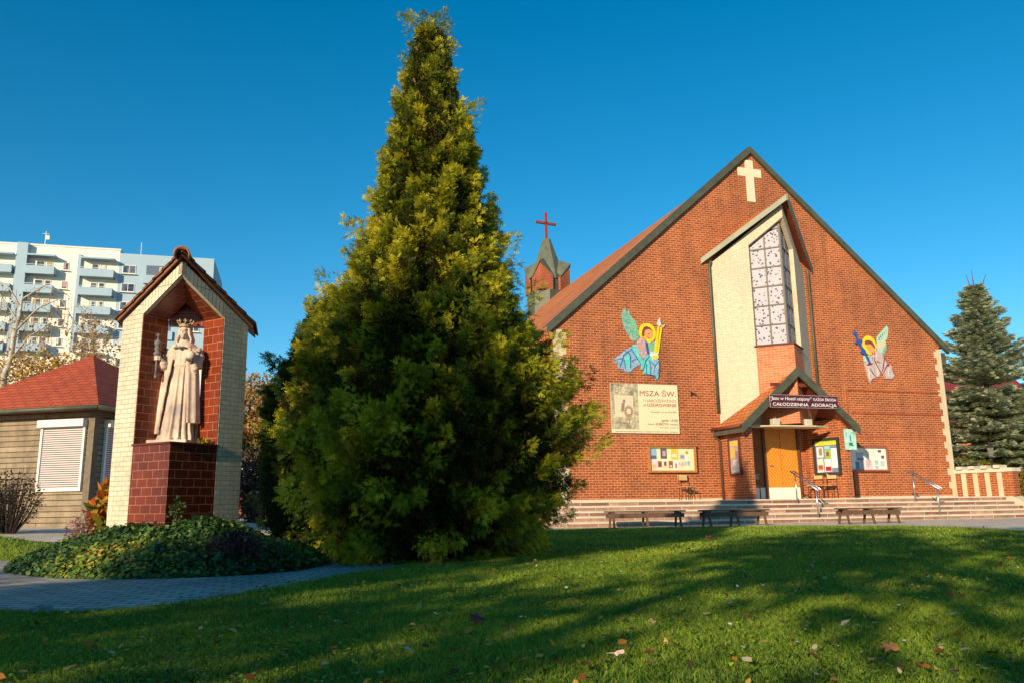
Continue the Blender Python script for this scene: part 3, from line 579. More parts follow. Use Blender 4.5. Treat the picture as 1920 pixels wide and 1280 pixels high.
# on the angled porch wall
A_, B_ = Vector(cw(8.12, .18)), Vector(cw(8.47, 1.4)); dx = (B_-A_).normalized(); Lw = (B_-A_).length
nrm = Vector((dx.y, -dx.x, 0))
nb, bk = board('notice_board', 'tall dark framed poster case on the sunny wall right of the door', 'notice board', A_+dx*(Lw-1.04)+nrm*.01+Vector((0, 0, 1.37)), dx, .95, 1.15, plain('black frame', (.035, .03, .028), (.03, .025, .02)), flat('steel blue board', (.18, .22, .34)), .07, .08)
papers(bk, [(.08, .93, .87, 1.06, (.80, .62, .02), (.0, .7, 1, .95, (.40, .55, .05))), (.12, .56, .36, .88, (.72, .70, .68), (.35, .2, .85, .9, (.30, .22, .2))), (.41, .80, .61, .90, (.30, .55, .70), None), (.41, .52, .63, .78, (.30, .52, .05), (.25, .25, .7, .8, (.25, .08, .04))), (.12, .16, .33, .52, (.82, .72, .58), (.1, .05, .9, .45, (.65, .08, .03))), (.38, .11, .62, .50, (.84, .80, .76), (.1, .05, .95, .4, (.40, .01, .02))), (.64, .22, .86, .82, (.84, .82, .84), None), (.10, .10, .34, .15, (.8, .78, .72), None)])
# on the outer left wall of the porch
O = Vector(cw(5.03, .50)); d3 = (Vector(cw(5.03, 1.4))-Vector(cw(5.03, 0))).normalized()
nb, bk = board('notice_board', 'narrow brown poster case on the left side wall of the porch', 'notice board', Vector(cw(5.02, .55, 1.37)), d3, .62, 1.12, plain('brown case frame', (.12, .045, .03), (.10, .03, .02)), flat('mauve board', (.42, .30, .30)), .06, .06)
papers(bk, [(.09, .88, .54, 1.02, (.72, .48, .06), None), (.09, .52, .32, .84, (.75, .42, .08), None), (.36, .50, .53, .72, (.30, .16, .22), None), (.20, .28, .40, .46, (.60, .50, .50), None), (.10, .10, .28, .30, (.66, .62, .62), ('lines', L1)), (.32, .10, .52, .34, (.62, .58, .56), ('lines', L1))])
# pennant poster at the porch corner
pn = thing('pennant', 'pale turquoise poster hanging at the front corner of the porch', 'poster', cw(8.50, 1.46, 2.12), YAW)
pmn, nt, b = new_mat('turquoise print'); v = coord(nt); n = noise(nt, v, 9, 4); nt.links.new(ramp(nt, n.outputs[0], [(.35, (.10, .42, .50)), (.5, (.35, .66, .62)), (.66, (.70, .74, .55))]), b.inputs['Base Color'])
pk = MB().span((0, -.012, 0), (.43, 0, .63)).build('sheet', pmn, pn)
MB().prism([(.13, -.015, .14), (.31, -.015, .14), (.31, -.015, .44), (.22, -.015, .56), (.13, -.015, .44)], (0, .002, 0)).build('print', flat('mint print', (.45, .72, .60)), pk)
MB().prism([(.19, -.018, .26), (.25, -.018, .26), (.25, -.018, .42), (.22, -.018, .48), (.19, -.018, .42)], (0, .002, 0)).build('print', flat('blue print', (.05, .30, .55)), pk)
MB().span((.15, -.019, .12), (.29, -.016, .22)).build('print', flat('green print', (.03, .22, .10)), pk)
# purple sign over the porch
sg = thing('porch_sign', 'dark purple sign with white lettering across the porch gable', 'sign', cw(5.74, 1.72, 3.33), YAW)
MB().span((0, -.03, 0), (2.42, 0, .40)).build('panel', flat('purple panel', (.085, .012, .028), .4), sg, bevel=.004)
wh = flat('white letter', (.82, .80, .76))
MB().span((.012, -.033, .385), (2.408, -.0302, .39)).span((.012, -.033, .01), (2.408, -.0302, .015)).span((.005, -.033, .016), (.012, -.0302, .384)).build('border', wh, sg)
text('lettering', '"Jezu w Hostii utajony"', wh, sg, (.04, -.03, .235), XL, UPZ, .10, 1.44, 'L', .008, .25, .004)
text('lettering', 'KAŻDA ŚRODA', wh, sg, (1.54, -.03, .235), XL, UPZ, .082, .82, 'L', .010, 0, .004)
text('lettering', 'CAŁODZIENNA  ADORACJA', wh, sg, (.10, -.03, .06), XL, UPZ, .095, 2.26, 'L', .010, 0, .004)
tag(MB().tube([(0, 0, 0), (.04, -.12, .05), (.10, -.16, -.02)], .012, 6).tube([(0, 0, .06), (.06, -.10, .01)], .012, 6).box((0, -.01, .02), (.05, .02, .14)).build('wall_bracket', M['dark'], None, loc=cw(4.14, .0, 3.9), rot=(0, 0, YAW)), 'small bent black bracket on the wall right of the banner', 'bracket')

# ------------------------------------------------------------------ handrails, benches, chairs
def rail(label, u):
    t = thing('handrail', label, 'handrail', cw(u, 0, 0), YAW, 'steel handrails on the church steps')
    w1, z1, w2, z2 = 1.70, .528, 2.60, .129
    for w_, z_, h in ((w1, z1, .84), (w2, z2, .80)): MB().tube([c(0, w_, z_), c(0, w_, z_+h)], .022, 8).build('post', M['steel'], t, True)
    rt = MB()
    sl_ = ((z2+.83)-(z1+.87))/(w2-w1)
    f = lambda w_: z1+.87+sl_*(w_-w1)
    for du in (-.07, .07): rt.tube([c(du, w1-.12, f(w1-.12)), c(du, w2+.14, f(w2+.14))], .019, 8)
    for w_ in (w1-.12, w2+.14, w1, w2): rt.tube([c(-.07, w_, f(w_)), c(.07, w_, f(w_))], .017, 8)
    rt.build('rail', M['steel'], t, True)
rail('steel handrail in front of the door, beside the chairs', 6.45); rail('steel handrail on the right half of the steps', 10.72)
oak = plain('weathered bench wood', (.13, .075, .04), (.08, .05, .03), 7, .8)
def bench(label, p, rz, L, H=.40, sag=0.0):
    t = thing('bench', label, 'bench', p, rz, 'wooden benches along the lawn edge')
    MB().box((0, 0, H-.015), (L+.06, .30, .03), ry=sag).build('seat', oak, t, bevel=.004)
    for sy in (-1, 1): MB().box((0, sy*.13, H-.115), (L-.02, .025, .10)).build('apron', oak, t, bevel=.003)
    for i in range(3):
        x = (-1+i)*(L/2-.13)
        MB().box((x, 0, H-.05), (.10, .26, .035)).build('crosspiece', oak, t)
        for sy in (-1, 1): MB().prism([(x-.025, sy*.10, H-.07), (x+.025, sy*.10, H-.07), (x+.025, sy*.19, 0), (x-.025, sy*.19, 0)], (0, sy*.04, 0)).build('leg', oak, t)
bench('longest wooden bench, at the left end beside the big conifer', (3.27, 20.75, .005), R(9), 1.98)
bench('middle one of the three wooden benches on the paving', (5.53, 20.85, .005), R(15), 1.80)
bench('wooden bench standing apart at the right, before the steps', (8.93, 20.9, .005), R(14), 1.70)
ply = plain('pale plywood', (.66, .44, .20), (.56, .36, .15), 8, .5); stl = plain('brown steel tube', (.10, .06, .05), (.07, .05, .04), 8, .4, .4)
def chair(label, p, rz, mat=ply):
    t = thing('chair', label, 'chair', p, rz, 'school chairs around the porch')
    MB().box((0, 0, .40), (.36, .34, .016)).build('seat', mat, t, bevel=.004); MB().box((0, .185, .68), (.36, .016, .17), rx=-.12).build('backrest', mat, t, bevel=.004)
    for sx_ in (-1, 1):
        MB().tube([(sx_*.16, -.15, 0), (sx_*.16, -.14, .385)], .011, 6).build('leg', stl, t, True)
        MB().tube([(sx_*.17, .17, 0), (sx_*.165, .15, .39), (sx_*.165, .185, .74)], .011, 6).build('leg', stl, t, True)
        MB().tube([(sx_*.16, -.14, .375), (sx_*.165, .15, .375)], .010, 6).build('seat_rail', stl, t, True)
chair('plywood chair standing alone against the wall below the wide board', cw(3.62, .32, .66), YAW+R(8))
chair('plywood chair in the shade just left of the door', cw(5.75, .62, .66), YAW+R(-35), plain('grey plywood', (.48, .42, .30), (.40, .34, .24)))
q = A_+dx*(Lw-.92)+nrm*.26; chair('plywood chair under the tall dark poster case, nearer the door', (q.x, q.y, .66), math.atan2(dx.y, dx.x))
q = A_+dx*(Lw-.42)+nrm*.25; chair('plywood chair under the tall dark poster case, nearer the porch corner', (q.x, q.y, .66), math.atan2(dx.y, dx.x)+R(6))

# ------------------------------------------------------------------ bell turret on the ridge
tp = cw(UC, -20.6, 12.1); tu = thing('bell_turret', 'small copper and brick turret with a rust red cross on the church ridge', 'turret', tp, YAW+R(9))
RT = 1.12; o8 = [(RT*math.cos(R(22.5+45*k))*1.04, RT*math.sin(R(22.5+45*k))*1.04) for k in range(8)]
MB().prism([(x*1.02, y*1.02, -1.2) for x, y in o8], (0, 0, 1.68)).build('drum', M['copper'], tu)
tb_ = MB(); tc = MB(); zt = 1.75
tbr = bricks('turret brick', (.42, .10, .04), (.50, .14, .06), (.25, .07, .035), .3, .09, .012)
for k in range(4):                       # four brick gables between copper fronts
    a = R(45+90*k); 
    for s_ in (-1, 1):
        p = Vector((math.cos(a)*RT*1.22, math.sin(a)*RT*1.22, 0)); e = Vector((math.cos(a+s_*R(33))*RT*1.02, math.sin(a+s_*R(33))*RT*1.02, 0)); z0 = Vector((0, 0, .481))
        tb_.prism([p+z0, e+z0, e+Vector((0, 0, 1.25)), p+Vector((0, 0, 2.05))], -p.normalized()*.12)
        tc.prism([p*1.05+Vector((0, 0, 2.12)), e*1.03+Vector((0, 0, 1.26)), e*.80+Vector((0, 0, 1.5)), Vector((0, 0, 2.5))+p*.35], (0, 0, .05))
tb_.build('brick_gable', tbr, tu); tc.build('gable_roof', M['copper_light'], tu)
MB().prism([(x*.88, y*.88, .481) for x, y in o8], (0, 0, .75)).build('panel', M['copper'], tu)
MB().lathe([(1.04, 1.2), (.84, 2.0), (.28, 3.72), (.26, 3.80), (.02, 3.81)], n=8).build('spire', M['copper_light'], tu)
rust = plain('rust red paint', (.30, .05, .03), (.22, .035, .02), 6, .5)
MB().box((0, 0, 4.62), (.13, .13, 1.72)).build('cross_post', rust, tu); MB().box((0, 0, 4.82), (1.34, .13, .14)).build('cross_arm', rust, tu)

# ------------------------------------------------------------------ shrine
SA = R(29.7); CS = Vector((-3.59, 8.5, 0)); E1 = Vector((-math.cos(SA), math.sin(SA), 0)); E2 = Vector((math.sin(SA), math.cos(SA), 0))
shr = thing('shrine', 'tall cream brick wayside shrine with steep tiled roof rising from the ivy', 'shrine', CS, 0)
def S(a, b_, z): return E1*a+E2*b_+Vector((0, 0, z))
cr = bricks('cream clinker', (.68, .59, .44), (.77, .67, .51), (.36, .29, .20), .125, .0525, .003, .45, .5, .5, .26)
rd = bricks('dark red clinker tile', (.15, .020, .006), (.22, .032, .010), (.42, .20, .13), .165, .0905, .0035, .32, .5, .5, .45)
rdl = bricks('red clinker tile', (.20, .030, .008), (.29, .047, .012), (.48, .21, .12), .165, .0905, .0035, .35, .5, .5, .25)
RZ = lambda a: 3.257-.58*a
pl_ = MB(); pl_.prism([S(.001, .001, -.1), S(.609, .001, -.1), S(.609, .609, -.1), S(.001, .609, -.1)], (0, 0, 1.36)); pl_.build('plinth', rd, shr)
MB().prism([S(-.02, -.02, 1.262), S(.609, -.02, 1.262), S(.609, .33, 1.262), S(.33, .609, 1.262), S(-.02, .609, 1.262)], (0, 0, .02)).build('plinth_cap', plain('dark red slab', (.10, .02, .015)), shr)
for k in range(2):
    T_ = (lambda a, b_, z: S(a, b_, z)) if k == 0 else (lambda a, b_, z: S(b_, a, z))
    # cream facing in front, red tiles on the inner return
    MB().prism([T_(.61, 0, -.1), T_(.96, 0, -.1), T_(.96, 0, RZ(.96)-.02), T_(.61, 0, RZ(.61)-.02)], T_(0, .33, 0)-T_(0, 0, 0)).build('pillar', cr, shr)
    MB().prism([T_(.6, .004, 1.283), T_(.609, .004, 1.283), T_(.609, .326, 1.283), T_(.6, .326, 1.283)], (0, 0, 1.44)).build('inner_lining', rdl, shr)
    # raking board over the opening
    cr2 = M.setdefault('rake', bricks('cream rake tile', (.68, .59, .44), (.77, .67, .51), (.28, .22, .15), .053, .3, .004, .45, 0, .5, .12))
    MB().prism([T_(.0, .0, 3.092), T_(.609, .0, 2.725), T_(.609, 0, RZ(.609)-.02), T_(0, 0, RZ(0)-.02)], T_(0, .06, 0)-T_(0, 0, 0)).build('raking_band', cr2, shr)
    MB().prism([T_(.02, .061, 3.07), T_(.609, .061, 2.72), T_(.609, .061, 2.90), T_(.02, .061, 3.21)], T_(0, .27, 0)-T_(0, 0, 0)).build('raking_lining', rdl, shr)
MB().prism([S(.60, .33, 2.66), S(.33, .60, 2.66), S(.33, .60, 2.84), S(.46, .46, 2.98), S(.60, .33, 2.84)], E1*.08+E2*.08).build('lintel', rdl, shr)
# roof: ridge runs back from the front corner
tilem = bricks('mossy clay tile', (.20, .075, .035), (.30, .12, .05), (.05, .02, .012), .16, .14, .012, .8, .5, 1.2, .5, dscale=3)
dg_ = (E1+E2).normalized(); sd_ = (E1-E2).normalized()
def RP(f_, s_, z): return dg_*f_+sd_*s_+Vector((0, 0, z))
for sg_ in (-1, 1):
    slope = .82; rf = MB(); n = 7; se = .755
    for i in range(n):                       # overlapping tile courses
        s0, s1 = se*i/n, se*(i+1)/n+.012; z0 = 3.345-slope*s0; z1 = 3.345-slope*s1
        f0 = -.10+s0*1.0; f1 = -.10+s1*1.0; bk_ = 1.40
        rf.prism([RP(f0, sg_*s0, z0+.002), RP(f1, sg_*s1, z1+.02), RP(bk_-.05, sg_*s1, z1+.02), RP(bk_-.05, sg_*s0, z0+.002)], (0, 0, -.03))
    rf.build('roof_tiles', tilem, shr)
    MB().prism([RP(-.07, 0, 3.31), RP(-.07+.735, sg_*.735, 3.31-slope*.735), RP(1.33, sg_*.735, 3.31-slope*.735), RP(1.33, 0, 3.31)], (0, 0, -.032)).build('roof_board', plain('brown roof board', (.26, .10, .05), (.18, .07, .035)), shr)
rg = MB()
for i in range(5): rg.add([RP(-.13+i*.27+dd*.28, math.cos(t_)*(.088-.010*dd), 3.285+math.sin(t_)*(.088-.010*dd)) for dd in (0, 1) for t_ in [R(-20+i2*22) for i2 in range(11)]], [(k, k+1, k+12, k+11) for k in range(10)])
ro_ = rg.build('ridge_tile', plain('clay ridge tile', (.34, .14, .07), (.22, .09, .05), 8, .8), shr, True); sm_ = ro_.modifiers.new('s', 'SOLIDIFY'); sm_.thickness = .02
# little flowers on the ledge
def clump(name, c_, rad, n, sz, stops, parent=None, flat_=1.0, transl=.3, key=None):
    P = RNG.normal(0, 1, (n, 3)); P /= np.linalg.norm(P, axis=1)[:, None]; rr = RNG.random(n)**.45; P = P*rr[:, None]*np.array(rad)[None]; P[:, 2] = np.abs(P[:, 2]) if flat_ < 1 else P[:, 2]
    d = P+RNG.normal(0, .4, (n, 3))*max(rad); m = rotmats(d, None, RNG.random(n)*6.28)
    return scatter(name, leaf_tmpl(.6), P+np.array(c_)[None], m, sz*(.6+.8*RNG.random(n)), leafmat(name+' leaf', stops, transl), RNG.random(n), parent)
fl = thing('potted_flowers', 'small yellow flowers on the right of the shrine ledge behind the statue', 'flowers', CS+S(.12, .52, 1.283))
clump('foliage', (0, 0, .02), (.09, .09, .05), 160, .03, [(0, (.06, .12, .02)), (.55, (.10, .16, .02)), (.7, (.6, .35, .03)), (1, (.7, .5, .05))], fl, .5)

# ------------------------------------------------------------------ statue
stc = thing('statue', 'weathered stone statue of a robed crowned man holding sceptre and orb', 'statue', CS+S(.43, .43, 1.283), R(-2))
def voxel_union(mbs, voxel, name, mat, parent, smooth_it=2):
    me = bpy.data.meshes.new(name)
    V_, F_ = [], []
    for m_ in mbs: o = len(V_); V_ += m_.v; F_ += [tuple(i+o for i in f) for f in m_.f]
    me.from_pydata(V_, [], F_); bm = bmesh.new(); bm.from_mesh(me); bmesh.ops.recalc_face_normals(bm, faces=bm.faces); bm.to_mesh(me); bm.free()
    t_ = bpy.data.objects.new(name+'_tmp', me); COL.objects.link(t_); r_ = t_.modifiers.new('r', 'REMESH'); r_.mode = 'VOXEL'; r_.voxel_size = voxel
    s2 = t_.modifiers.new('s', 'SMOOTH'); s2.factor = .5; s2.iterations = smooth_it
    dg = bpy.context.evaluated_depsgraph_get(); dg.update(); m2 = bpy.data.meshes.new_from_object(t_.evaluated_get(dg)); bpy.data.objects.remove(t_)
    m2.polygons.foreach_set('use_smooth', [True]*len(m2.polygons)); m2.materials.clear(); m2.materials.append(mat)
    o = bpy.data.objects.new(name, m2); COL.objects.link(o); o.parent = parent; return o
def loft(rings, n=96):
    """rings: (z, cx, cy, rx, ry, fold_amp, fold_phase, nfolds)"""
    mb = MB(); vs = []
    for (z, cx, cy, rx, ry, fa_, ph, nf) in rings:
        for k in range(n):
            t = 2*math.pi*k/n; f_ = math.sin(nf*t+ph)+.45*math.sin(nf*1.7*t+2*ph+1.3); f_ = f_ if f_ > -1 else -1
            kx = 1+fa_*f_; vs.append((cx+rx*kx*math.cos(t), cy+ry*kx*math.sin(t), z))
    m_ = len(rings); fs = [(i*n+k, i*n+(k+1) % n, (i+1)*n+(k+1) % n, (i+1)*n+k) for i in range(m_-1) for k in range(n)]
    fs += [tuple(range(n-1, -1, -1)), tuple((m_-1)*n+k for k in range(n))]
    return mb.add(vs, fs)
stone, nt, b = new_mat('painted sandstone'); v = coord(nt); n = noise(nt, v, 3.5, 6); n2 = noise(nt, v, 26, 4)
geo = nt.nodes.new('ShaderNodeNewGeometry')
cc = ramp(nt, n.outputs[0], [(.34, (.34, .29, .27)), (.46, (.62, .45, .35)), (.60, (.76, .60, .48))])
nt.links.new(mixc(nt, ramp(nt, n2.outputs[0], [(.3, (.25,)*3), (.7, (0,)*3)]), cc, (.16, .14, .15, 1)), b.inputs['Base Color']); b.inputs['Roughness'].default_value = .85; bump(nt, b, n2.outputs[0], .35, .006)
greys = plain('lichen grey stone', (.20, .20, .21), (.12, .12, .13), 18, .85); gold = plain('tarnished gold stone', (.52, .38, .22), (.32, .24, .16), 30, .7)
MB().box((-.07, 0, .028), (.47, .34, .055)).build('slab', stone, stc, bevel=.008)
B0 = .055
body = []
robe = [(0.0, -.05, .0, .205, .125, .12, 0.0, 15), (.03, -.045, 0, .195, .12, .13, .0, 15), (.12, -.035, 0, .172, .112, .13, .1, 15), (.3, -.025, 0, .150, .10, .12, .2, 15), (.5, -.015, 0, .135, .092, .10, .3, 15), (.70, -.008, 0, .122, .085, .08, .4, 15), (.80, -.004, 0, .112, .078, .06, .4, 15),
        (.835, -.004, 0, .108, .076, .0, .4, 15), (.865, -.004, 0, .108, .076, .0, .4, 15), (.87, -.003, 0, .115, .08, .07, .5, 15), (.96, 0, 0, .135, .088, .06, .6, 14), (1.04, 0, 0, .142, .085, .02, .6, 12), (1.09, .0, 0, .11, .07, .0, 0, 8), (1.12, 0, 0, .055, .05, 0, 0, 8), (1.16, 0, 0, .045, .045, 0, 0, 8)]
body.append(loft([(z+B0, *r_) for z, *r_ in robe]))
belt = MB().lathe([(.113, .832), (.118, .838), (.118, .862), (.113, .868)], (-.004, 0, B0), 24, 1, .72); body.append(belt)
# mantle: back shell hanging from the shoulders with flared free edges
def mantle(side):
    mb = MB(); vs = []; rows = 22; cols = 26; T_ = .016
    for lay in (0, 1):
        for i in range(rows):
            t = i/(rows-1); z = 1.085-t*(1.02 if side < 0 else .90)
            wid = (.135+.16*t**.7) if side < 0 else (.122+.10*t**.6)
            for j in range(cols):
                s_ = j/(cols-1)                 # 0 at the front edge, 1 at the middle of the back
                ang_ = R(-62+ (0 if t < .35 else 10*t))+s_*R(152)
                rr_ = 1+.045*math.sin(j*1.25+t*2)*min(1, t*3)
                x = side*math.cos(ang_)*wid*rr_; y = math.sin(ang_)*(.10+.05*t)*rr_
                if side < 0: x -= .012*t; 
                if side > 0: x += .006*(1-t)
                k = 1-lay*.12
                zz = z + (.05*s_*t if side < 0 else .12*t*(1-s_)*0)
                vs.append((x*k, y*k-(.002 if lay else 0), zz+B0))
    n_ = rows*cols; fs = []
    for lay in (0, 1):
        fs += [(lay*n_+i*cols+j, lay*n_+i*cols+j+1, lay*n_+(i+1)*cols+j+1, lay*n_+(i+1)*cols+j) for i in range(rows-1) for j in range(cols-1)]
    for i in range(rows-1):
        for j in (0, cols-1): a_, b2 = i*cols+j, (i+1)*cols+j; fs.append((a_, b2, b2+n_, a_+n_))
    for j in range(cols-1):
        for i in (0, rows-1): a_ = i*cols+j; fs.append((a_, a_+1, a_+1+n_, a_+n_))
    return mb.add(vs, fs)
body += [mantle(-1), mantle(1)]
# shoulder cape
cape = [(.905, 0, .0, .195, .110, .04, 0, 11), (.95, 0, 0, .205, .118, .03, 0, 11), (1.0, 0, 0, .195, .115, .02, 0, 9), (1.05, 0, 0, .160, .098, .01, 0, 8), (1.085, 0, 0, .112, .078, 0, 0, 8), (1.11, 0, .004, .062, .056, 0, 0, 8)]
cp = loft([(z+B0, *r_) for z, *r_ in cape])
cp.v = [(x, y, z - (.0 if y > -.03 else 0)) for x, y, z in cp.v]
# open the cape in a V at the front by lifting the hem there
cp.v = [(x, y + (.05*max(0, 1-abs(x)/.10) if (y < -.02 and z < 1.07+B0) else 0), z) for x, y, z in cp.v]
body.append(cp)
# arms, sleeves and hands
Bz = Vector((0, 0, B0))
def limb(pts, rs): return MB().tube([Vector(p)+Bz for p in pts], rs, 12)
body += [limb([(-.155, .0, 1.03), (-.20, -.01, .93), (-.205, -.03, .84), (-.195, -.085, .865), (-.205, -.125, .905)], [.050, .052, .048, .036, .024]),
         limb([(-.195, -.035, .80), (-.19, -.075, .835), (-.195, -.105, .875)], [.034, .046, .036]),
         limb([(.155, .0, 1.03), (.195, -.01, .93), (.195, -.03, .83), (.165, -.095, .84), (.150, -.13, .865)], [.050, .052, .048, .034, .022]),
         limb([(.185, -.045, .755), (.178, -.085, .80), (.165, -.105, .845)], [.026, .042, .034])]
# head with face, hair and beard
H = Vector((0.0, -.016, 1.232))+Bz
hd = MB().ball(H, (.050, .060, .076), 20, 14); body.append(hd)
body += [MB().ball(H+Vector((0, -.058, -.008)), (.0095, .016, .020), 8, 6), MB().ball(H+Vector((0, -.054, .010)), (.006, .012, .022), 8, 6), MB().ball(H+Vector((0, -.050, -.060)), (.026, .022, .030), 10, 8), MB().ball(H+Vector((-.022, -.046, -.024)), (.018, .018, .014)), MB().ball(H+Vector((.022, -.046, -.024)), (.018, .018, .014)),
         MB().tube([H+Vector((-.040, -.046, .024)), H+Vector((-.02, -.060, .028)), H+Vector((0, -.058, .022)), H+Vector((.02, -.060, .028)), H+Vector((.040, -.046, .024))], .0065, 6), MB().tube([H+Vector((-.026, -.058, -.040)), H+Vector((0, -.068, -.033)), H+Vector((.026, -.058, -.040))], .006, 6)]
for sx_ in (-1, 1):
    body += [MB().ball(H+Vector((sx_*.022, -.052, .012)), (.011, .007, .006), 8, 6)]
    for j in range(4):
        o_ = .012*j
        body.append(MB().tube([H+Vector((sx_*(.030+o_*.3), .01+o_, .066)), H+Vector((sx_*(.054), -.012+o_*1.5, .02)), H+Vector((sx_*(.064+.004*j), -.012+o_*1.5, -.045)), H+Vector((sx_*(.085+.003*j), -.008+o_*1.5, -.095)), H+Vector((sx_*(.078+.005*j), -.012+o_*1.5, -.135))], [.014, .016, .014, .013, .006], 8))
body.append(MB().ball(H+Vector((0, .034, -.03)), (.056, .040, .100), 14, 10)); body.append(MB().tube([H+Vector((0, .01, -.15)), H+Vector((0, .0, -.05))], [.040, .034], 12))
body.append(MB().ball(Vector((-.03, -.125, .012))+Bz, (.026, .05, .02), 10, 8)); body.append(MB().ball(Vector((.05, -.115, .010))+Bz, (.024, .045, .018), 10, 8))
bodyo = voxel_union(body, .0055, 'body', stone, stc, 2)
# clasp, hands with fingers, crown, sceptre, orb
MB().tube([Vector((-.075, -.098, 1.035))+Bz, Vector((-.03, -.112, 1.045))+Bz, Vector((0, -.118, 1.03))+Bz, Vector((.03, -.112, 1.045))+Bz, Vector((.07, -.098, 1.03))+Bz], .011, 8).ball(Vector((0, -.12, 1.035))+Bz, .018).build('clasp', greys, stc, True)
def hand(side, palm, holds):
    mb = []; P_ = Vector(palm)+Bz; mb.append(MB().ball(P_, (.024, .022, .028), 10, 8))
    for f_ in range(4):
        if holds == 'rod': z_ = .022-.014*f_; pts = [P_+Vector((.012, -.012, z_)), P_+Vector((-.012, -.034, z_)), P_+Vector((-.040, -.030, z_-.002)), P_+Vector((-.050, -.008, z_-.003))]
        else: x_ = -.030+.018*f_; pts = [P_+Vector((x_*.6, -.012, .004)), P_+Vector((x_, -.040, .010)), P_+Vector((x_*1.1, -.052, .032)), P_+Vector((x_*1.05, -.046, .052-.004*abs(f_-1.5)))]
        mb.append(MB().tube(pts, [.0085, .0085, .008, .006], 8))
    tp_ = [P_+Vector((.010, .0, .018)), P_+Vector((-.012, -.020, .032)), P_+Vector((-.034, -.028, .026))] if holds == 'rod' else [P_+Vector((-.02, .0, .01)), P_+Vector((-.046, -.018, .026)), P_+Vector((-.052, -.024, .05))]
    mb.append(MB().tube(tp_, [.010, .009, .007], 8)); mb.append(MB().tube([P_+Vector((.004, .035, -.012)), P_], [.02, .018], 8))
    return mb
voxel_union(hand(-1, (-.215, -.135, .915), 'rod'), .003, 'hand', stone, bodyo, 1); voxel_union(hand(1, (.150, -.140, .868), 'orb'), .003, 'hand', greys, bodyo, 1)
cx_, cy_ = -.238, -.152; sc_ = MB().tube([(cx_, cy_, .70+B0), (cx_, cy_, 1.0+B0)], .012, 10)
sc_.lathe([(.012, .93), (.036, .945), (.040, .965), (.028, .985), (.016, .99), (.030, 1.01), (.034, 1.03), (.022, 1.05), (.034, 1.06), (.038, 1.085), (.030, 1.11), (.012, 1.125), (.009, 1.14)], (cx_, cy_, B0), 14).box((cx_, cy_, 1.165+B0), (.012, .012, .06)).box((cx_, cy_, 1.172+B0), (.044, .012, .012)).lathe([(.006, .685), (.018, .70), (.014, .72)], (cx_, cy_, B0), 10)
sc_.build('sceptre', greys, stc, True)
ob = (.150, -.158, .935); MB().ball((ob[0], ob[1], ob[2]+B0), .055, 18, 12).build('orb', stone, stc, True)
MB().box((ob[0], ob[1], ob[2]+.085+B0), (.012, .012, .07)).box((ob[0], ob[1], ob[2]+.093+B0), (.044, .012, .012)).build('orb_cross', plain('red rusty cross', (.40, .08, .05), (.3, .06, .04)), stc)
for sx_ in (-1, 1): MB().ball(H+Vector((sx_*.021, -.0575, .012)), (.010, .005, .0045), 8, 6).build('eye', greys, bodyo, True)
cw_ = MB().lathe([(.060, 0), (.066, .0), (.068, .012), (.066, .03), (.070, .034), (.066, .036), (.058, .036), (.058, .004)], tuple(H+Vector((0, .004, .052))), 24)
for k in range(8):
    a = R(22.5+45*k); b0 = H+Vector((math.cos(a)*.068, math.sin(a)*.068+.004, .085)); tp2 = b0+Vector((math.cos(a)*.018, math.sin(a)*.018, .036)); cw_.tube([b0, b0+Vector((math.cos(a)*.010, math.sin(a)*.010, .018)), tp2], [.011, .006, .009], 7); cw_.ball(tp2+Vector((0, 0, .007)), .010, 8, 6)
    for s_ in (-1, 1): cw_.ball(tp2+Vector((-math.sin(a)*.014*s_, math.cos(a)*.014*s_, -.005)), .0075, 7, 5)
cw_.build('crown', gold, stc, True)

# ------------------------------------------------------------------ foliage kit
def crown_leaves(name, blobs, n, size, mat, parent, tint_mu=.5, tmpl=None, droop=.3):
    tot = sum(b_[3]*b_[4]*b_[5] for b_ in blobs); P = []; D = []
    for (x, y, z, rx, ry, rz) in blobs:
        m_ = max(1, int(n*rx*ry*rz/tot)); d = RNG.normal(0, 1, (m_, 3)); d /= np.linalg.norm(d, axis=1)[:, None]; rr = RNG.random(m_)**.38
        nf = 1+.22*np.sin(d[:, 0]*5+x)*np.cos(d[:, 1]*6+z)+.12*np.sin(d[:, 2]*11+y)
        P.append(np.array([x, y, z])+d*np.array([rx, ry, rz])*(rr*nf)[:, None]); D.append(d+RNG.normal(0, .6, (m_, 3))-np.array([0, 0, droop]))
    P = np.concatenate(P); D = np.concatenate(D); k = len(P)
    return scatter(name, tmpl or leaf_tmpl(.6), P, rotmats(D, None, RNG.random(k)*6.28), size*(.6+.8*RNG.random(k)), mat, np.clip(RNG.normal(tint_mu, .25, k), 0, 1), parent)
def limbs(name, base, top, r0, nb_, spread, mat, parent, zmin=.3):
    mb = MB(); base = Vector(base); top = Vector(top); n = 8
    pts = [base.lerp(top, i/n)+Vector((random.uniform(-1, 1), random.uniform(-1, 1), 0))*r0*.6*(i > 0) for i in range(n+1)]
    mb.tube(pts, [r0*(1-.85*i/n) for i in range(n+1)], 9)
    for k in range(nb_):
        t = zmin+(1-zmin)*random.random(); p = base.lerp(top, t); a = random.random()*6.28; L = spread*(1.15-t)
        q = p+Vector((math.cos(a)*L, math.sin(a)*L, L*.7)); mid = (p+q)/2+Vector((0, 0, -.08*L))
        mb.tube([p, mid, q], [r0*(1-.85*t)*.55, r0*.25*(1-.6*t), r0*.06], 6)
    return mb.build(name, mat, parent, True)
bark = plain('grey brown bark', (.12, .085, .06), (.07, .05, .035), 12, .9, 0, .6, 30, .02)
redbark = plain('red brown bark', (.22, .10, .06), (.12, .055, .035), 12, .9, 0, .6, 30, .02)
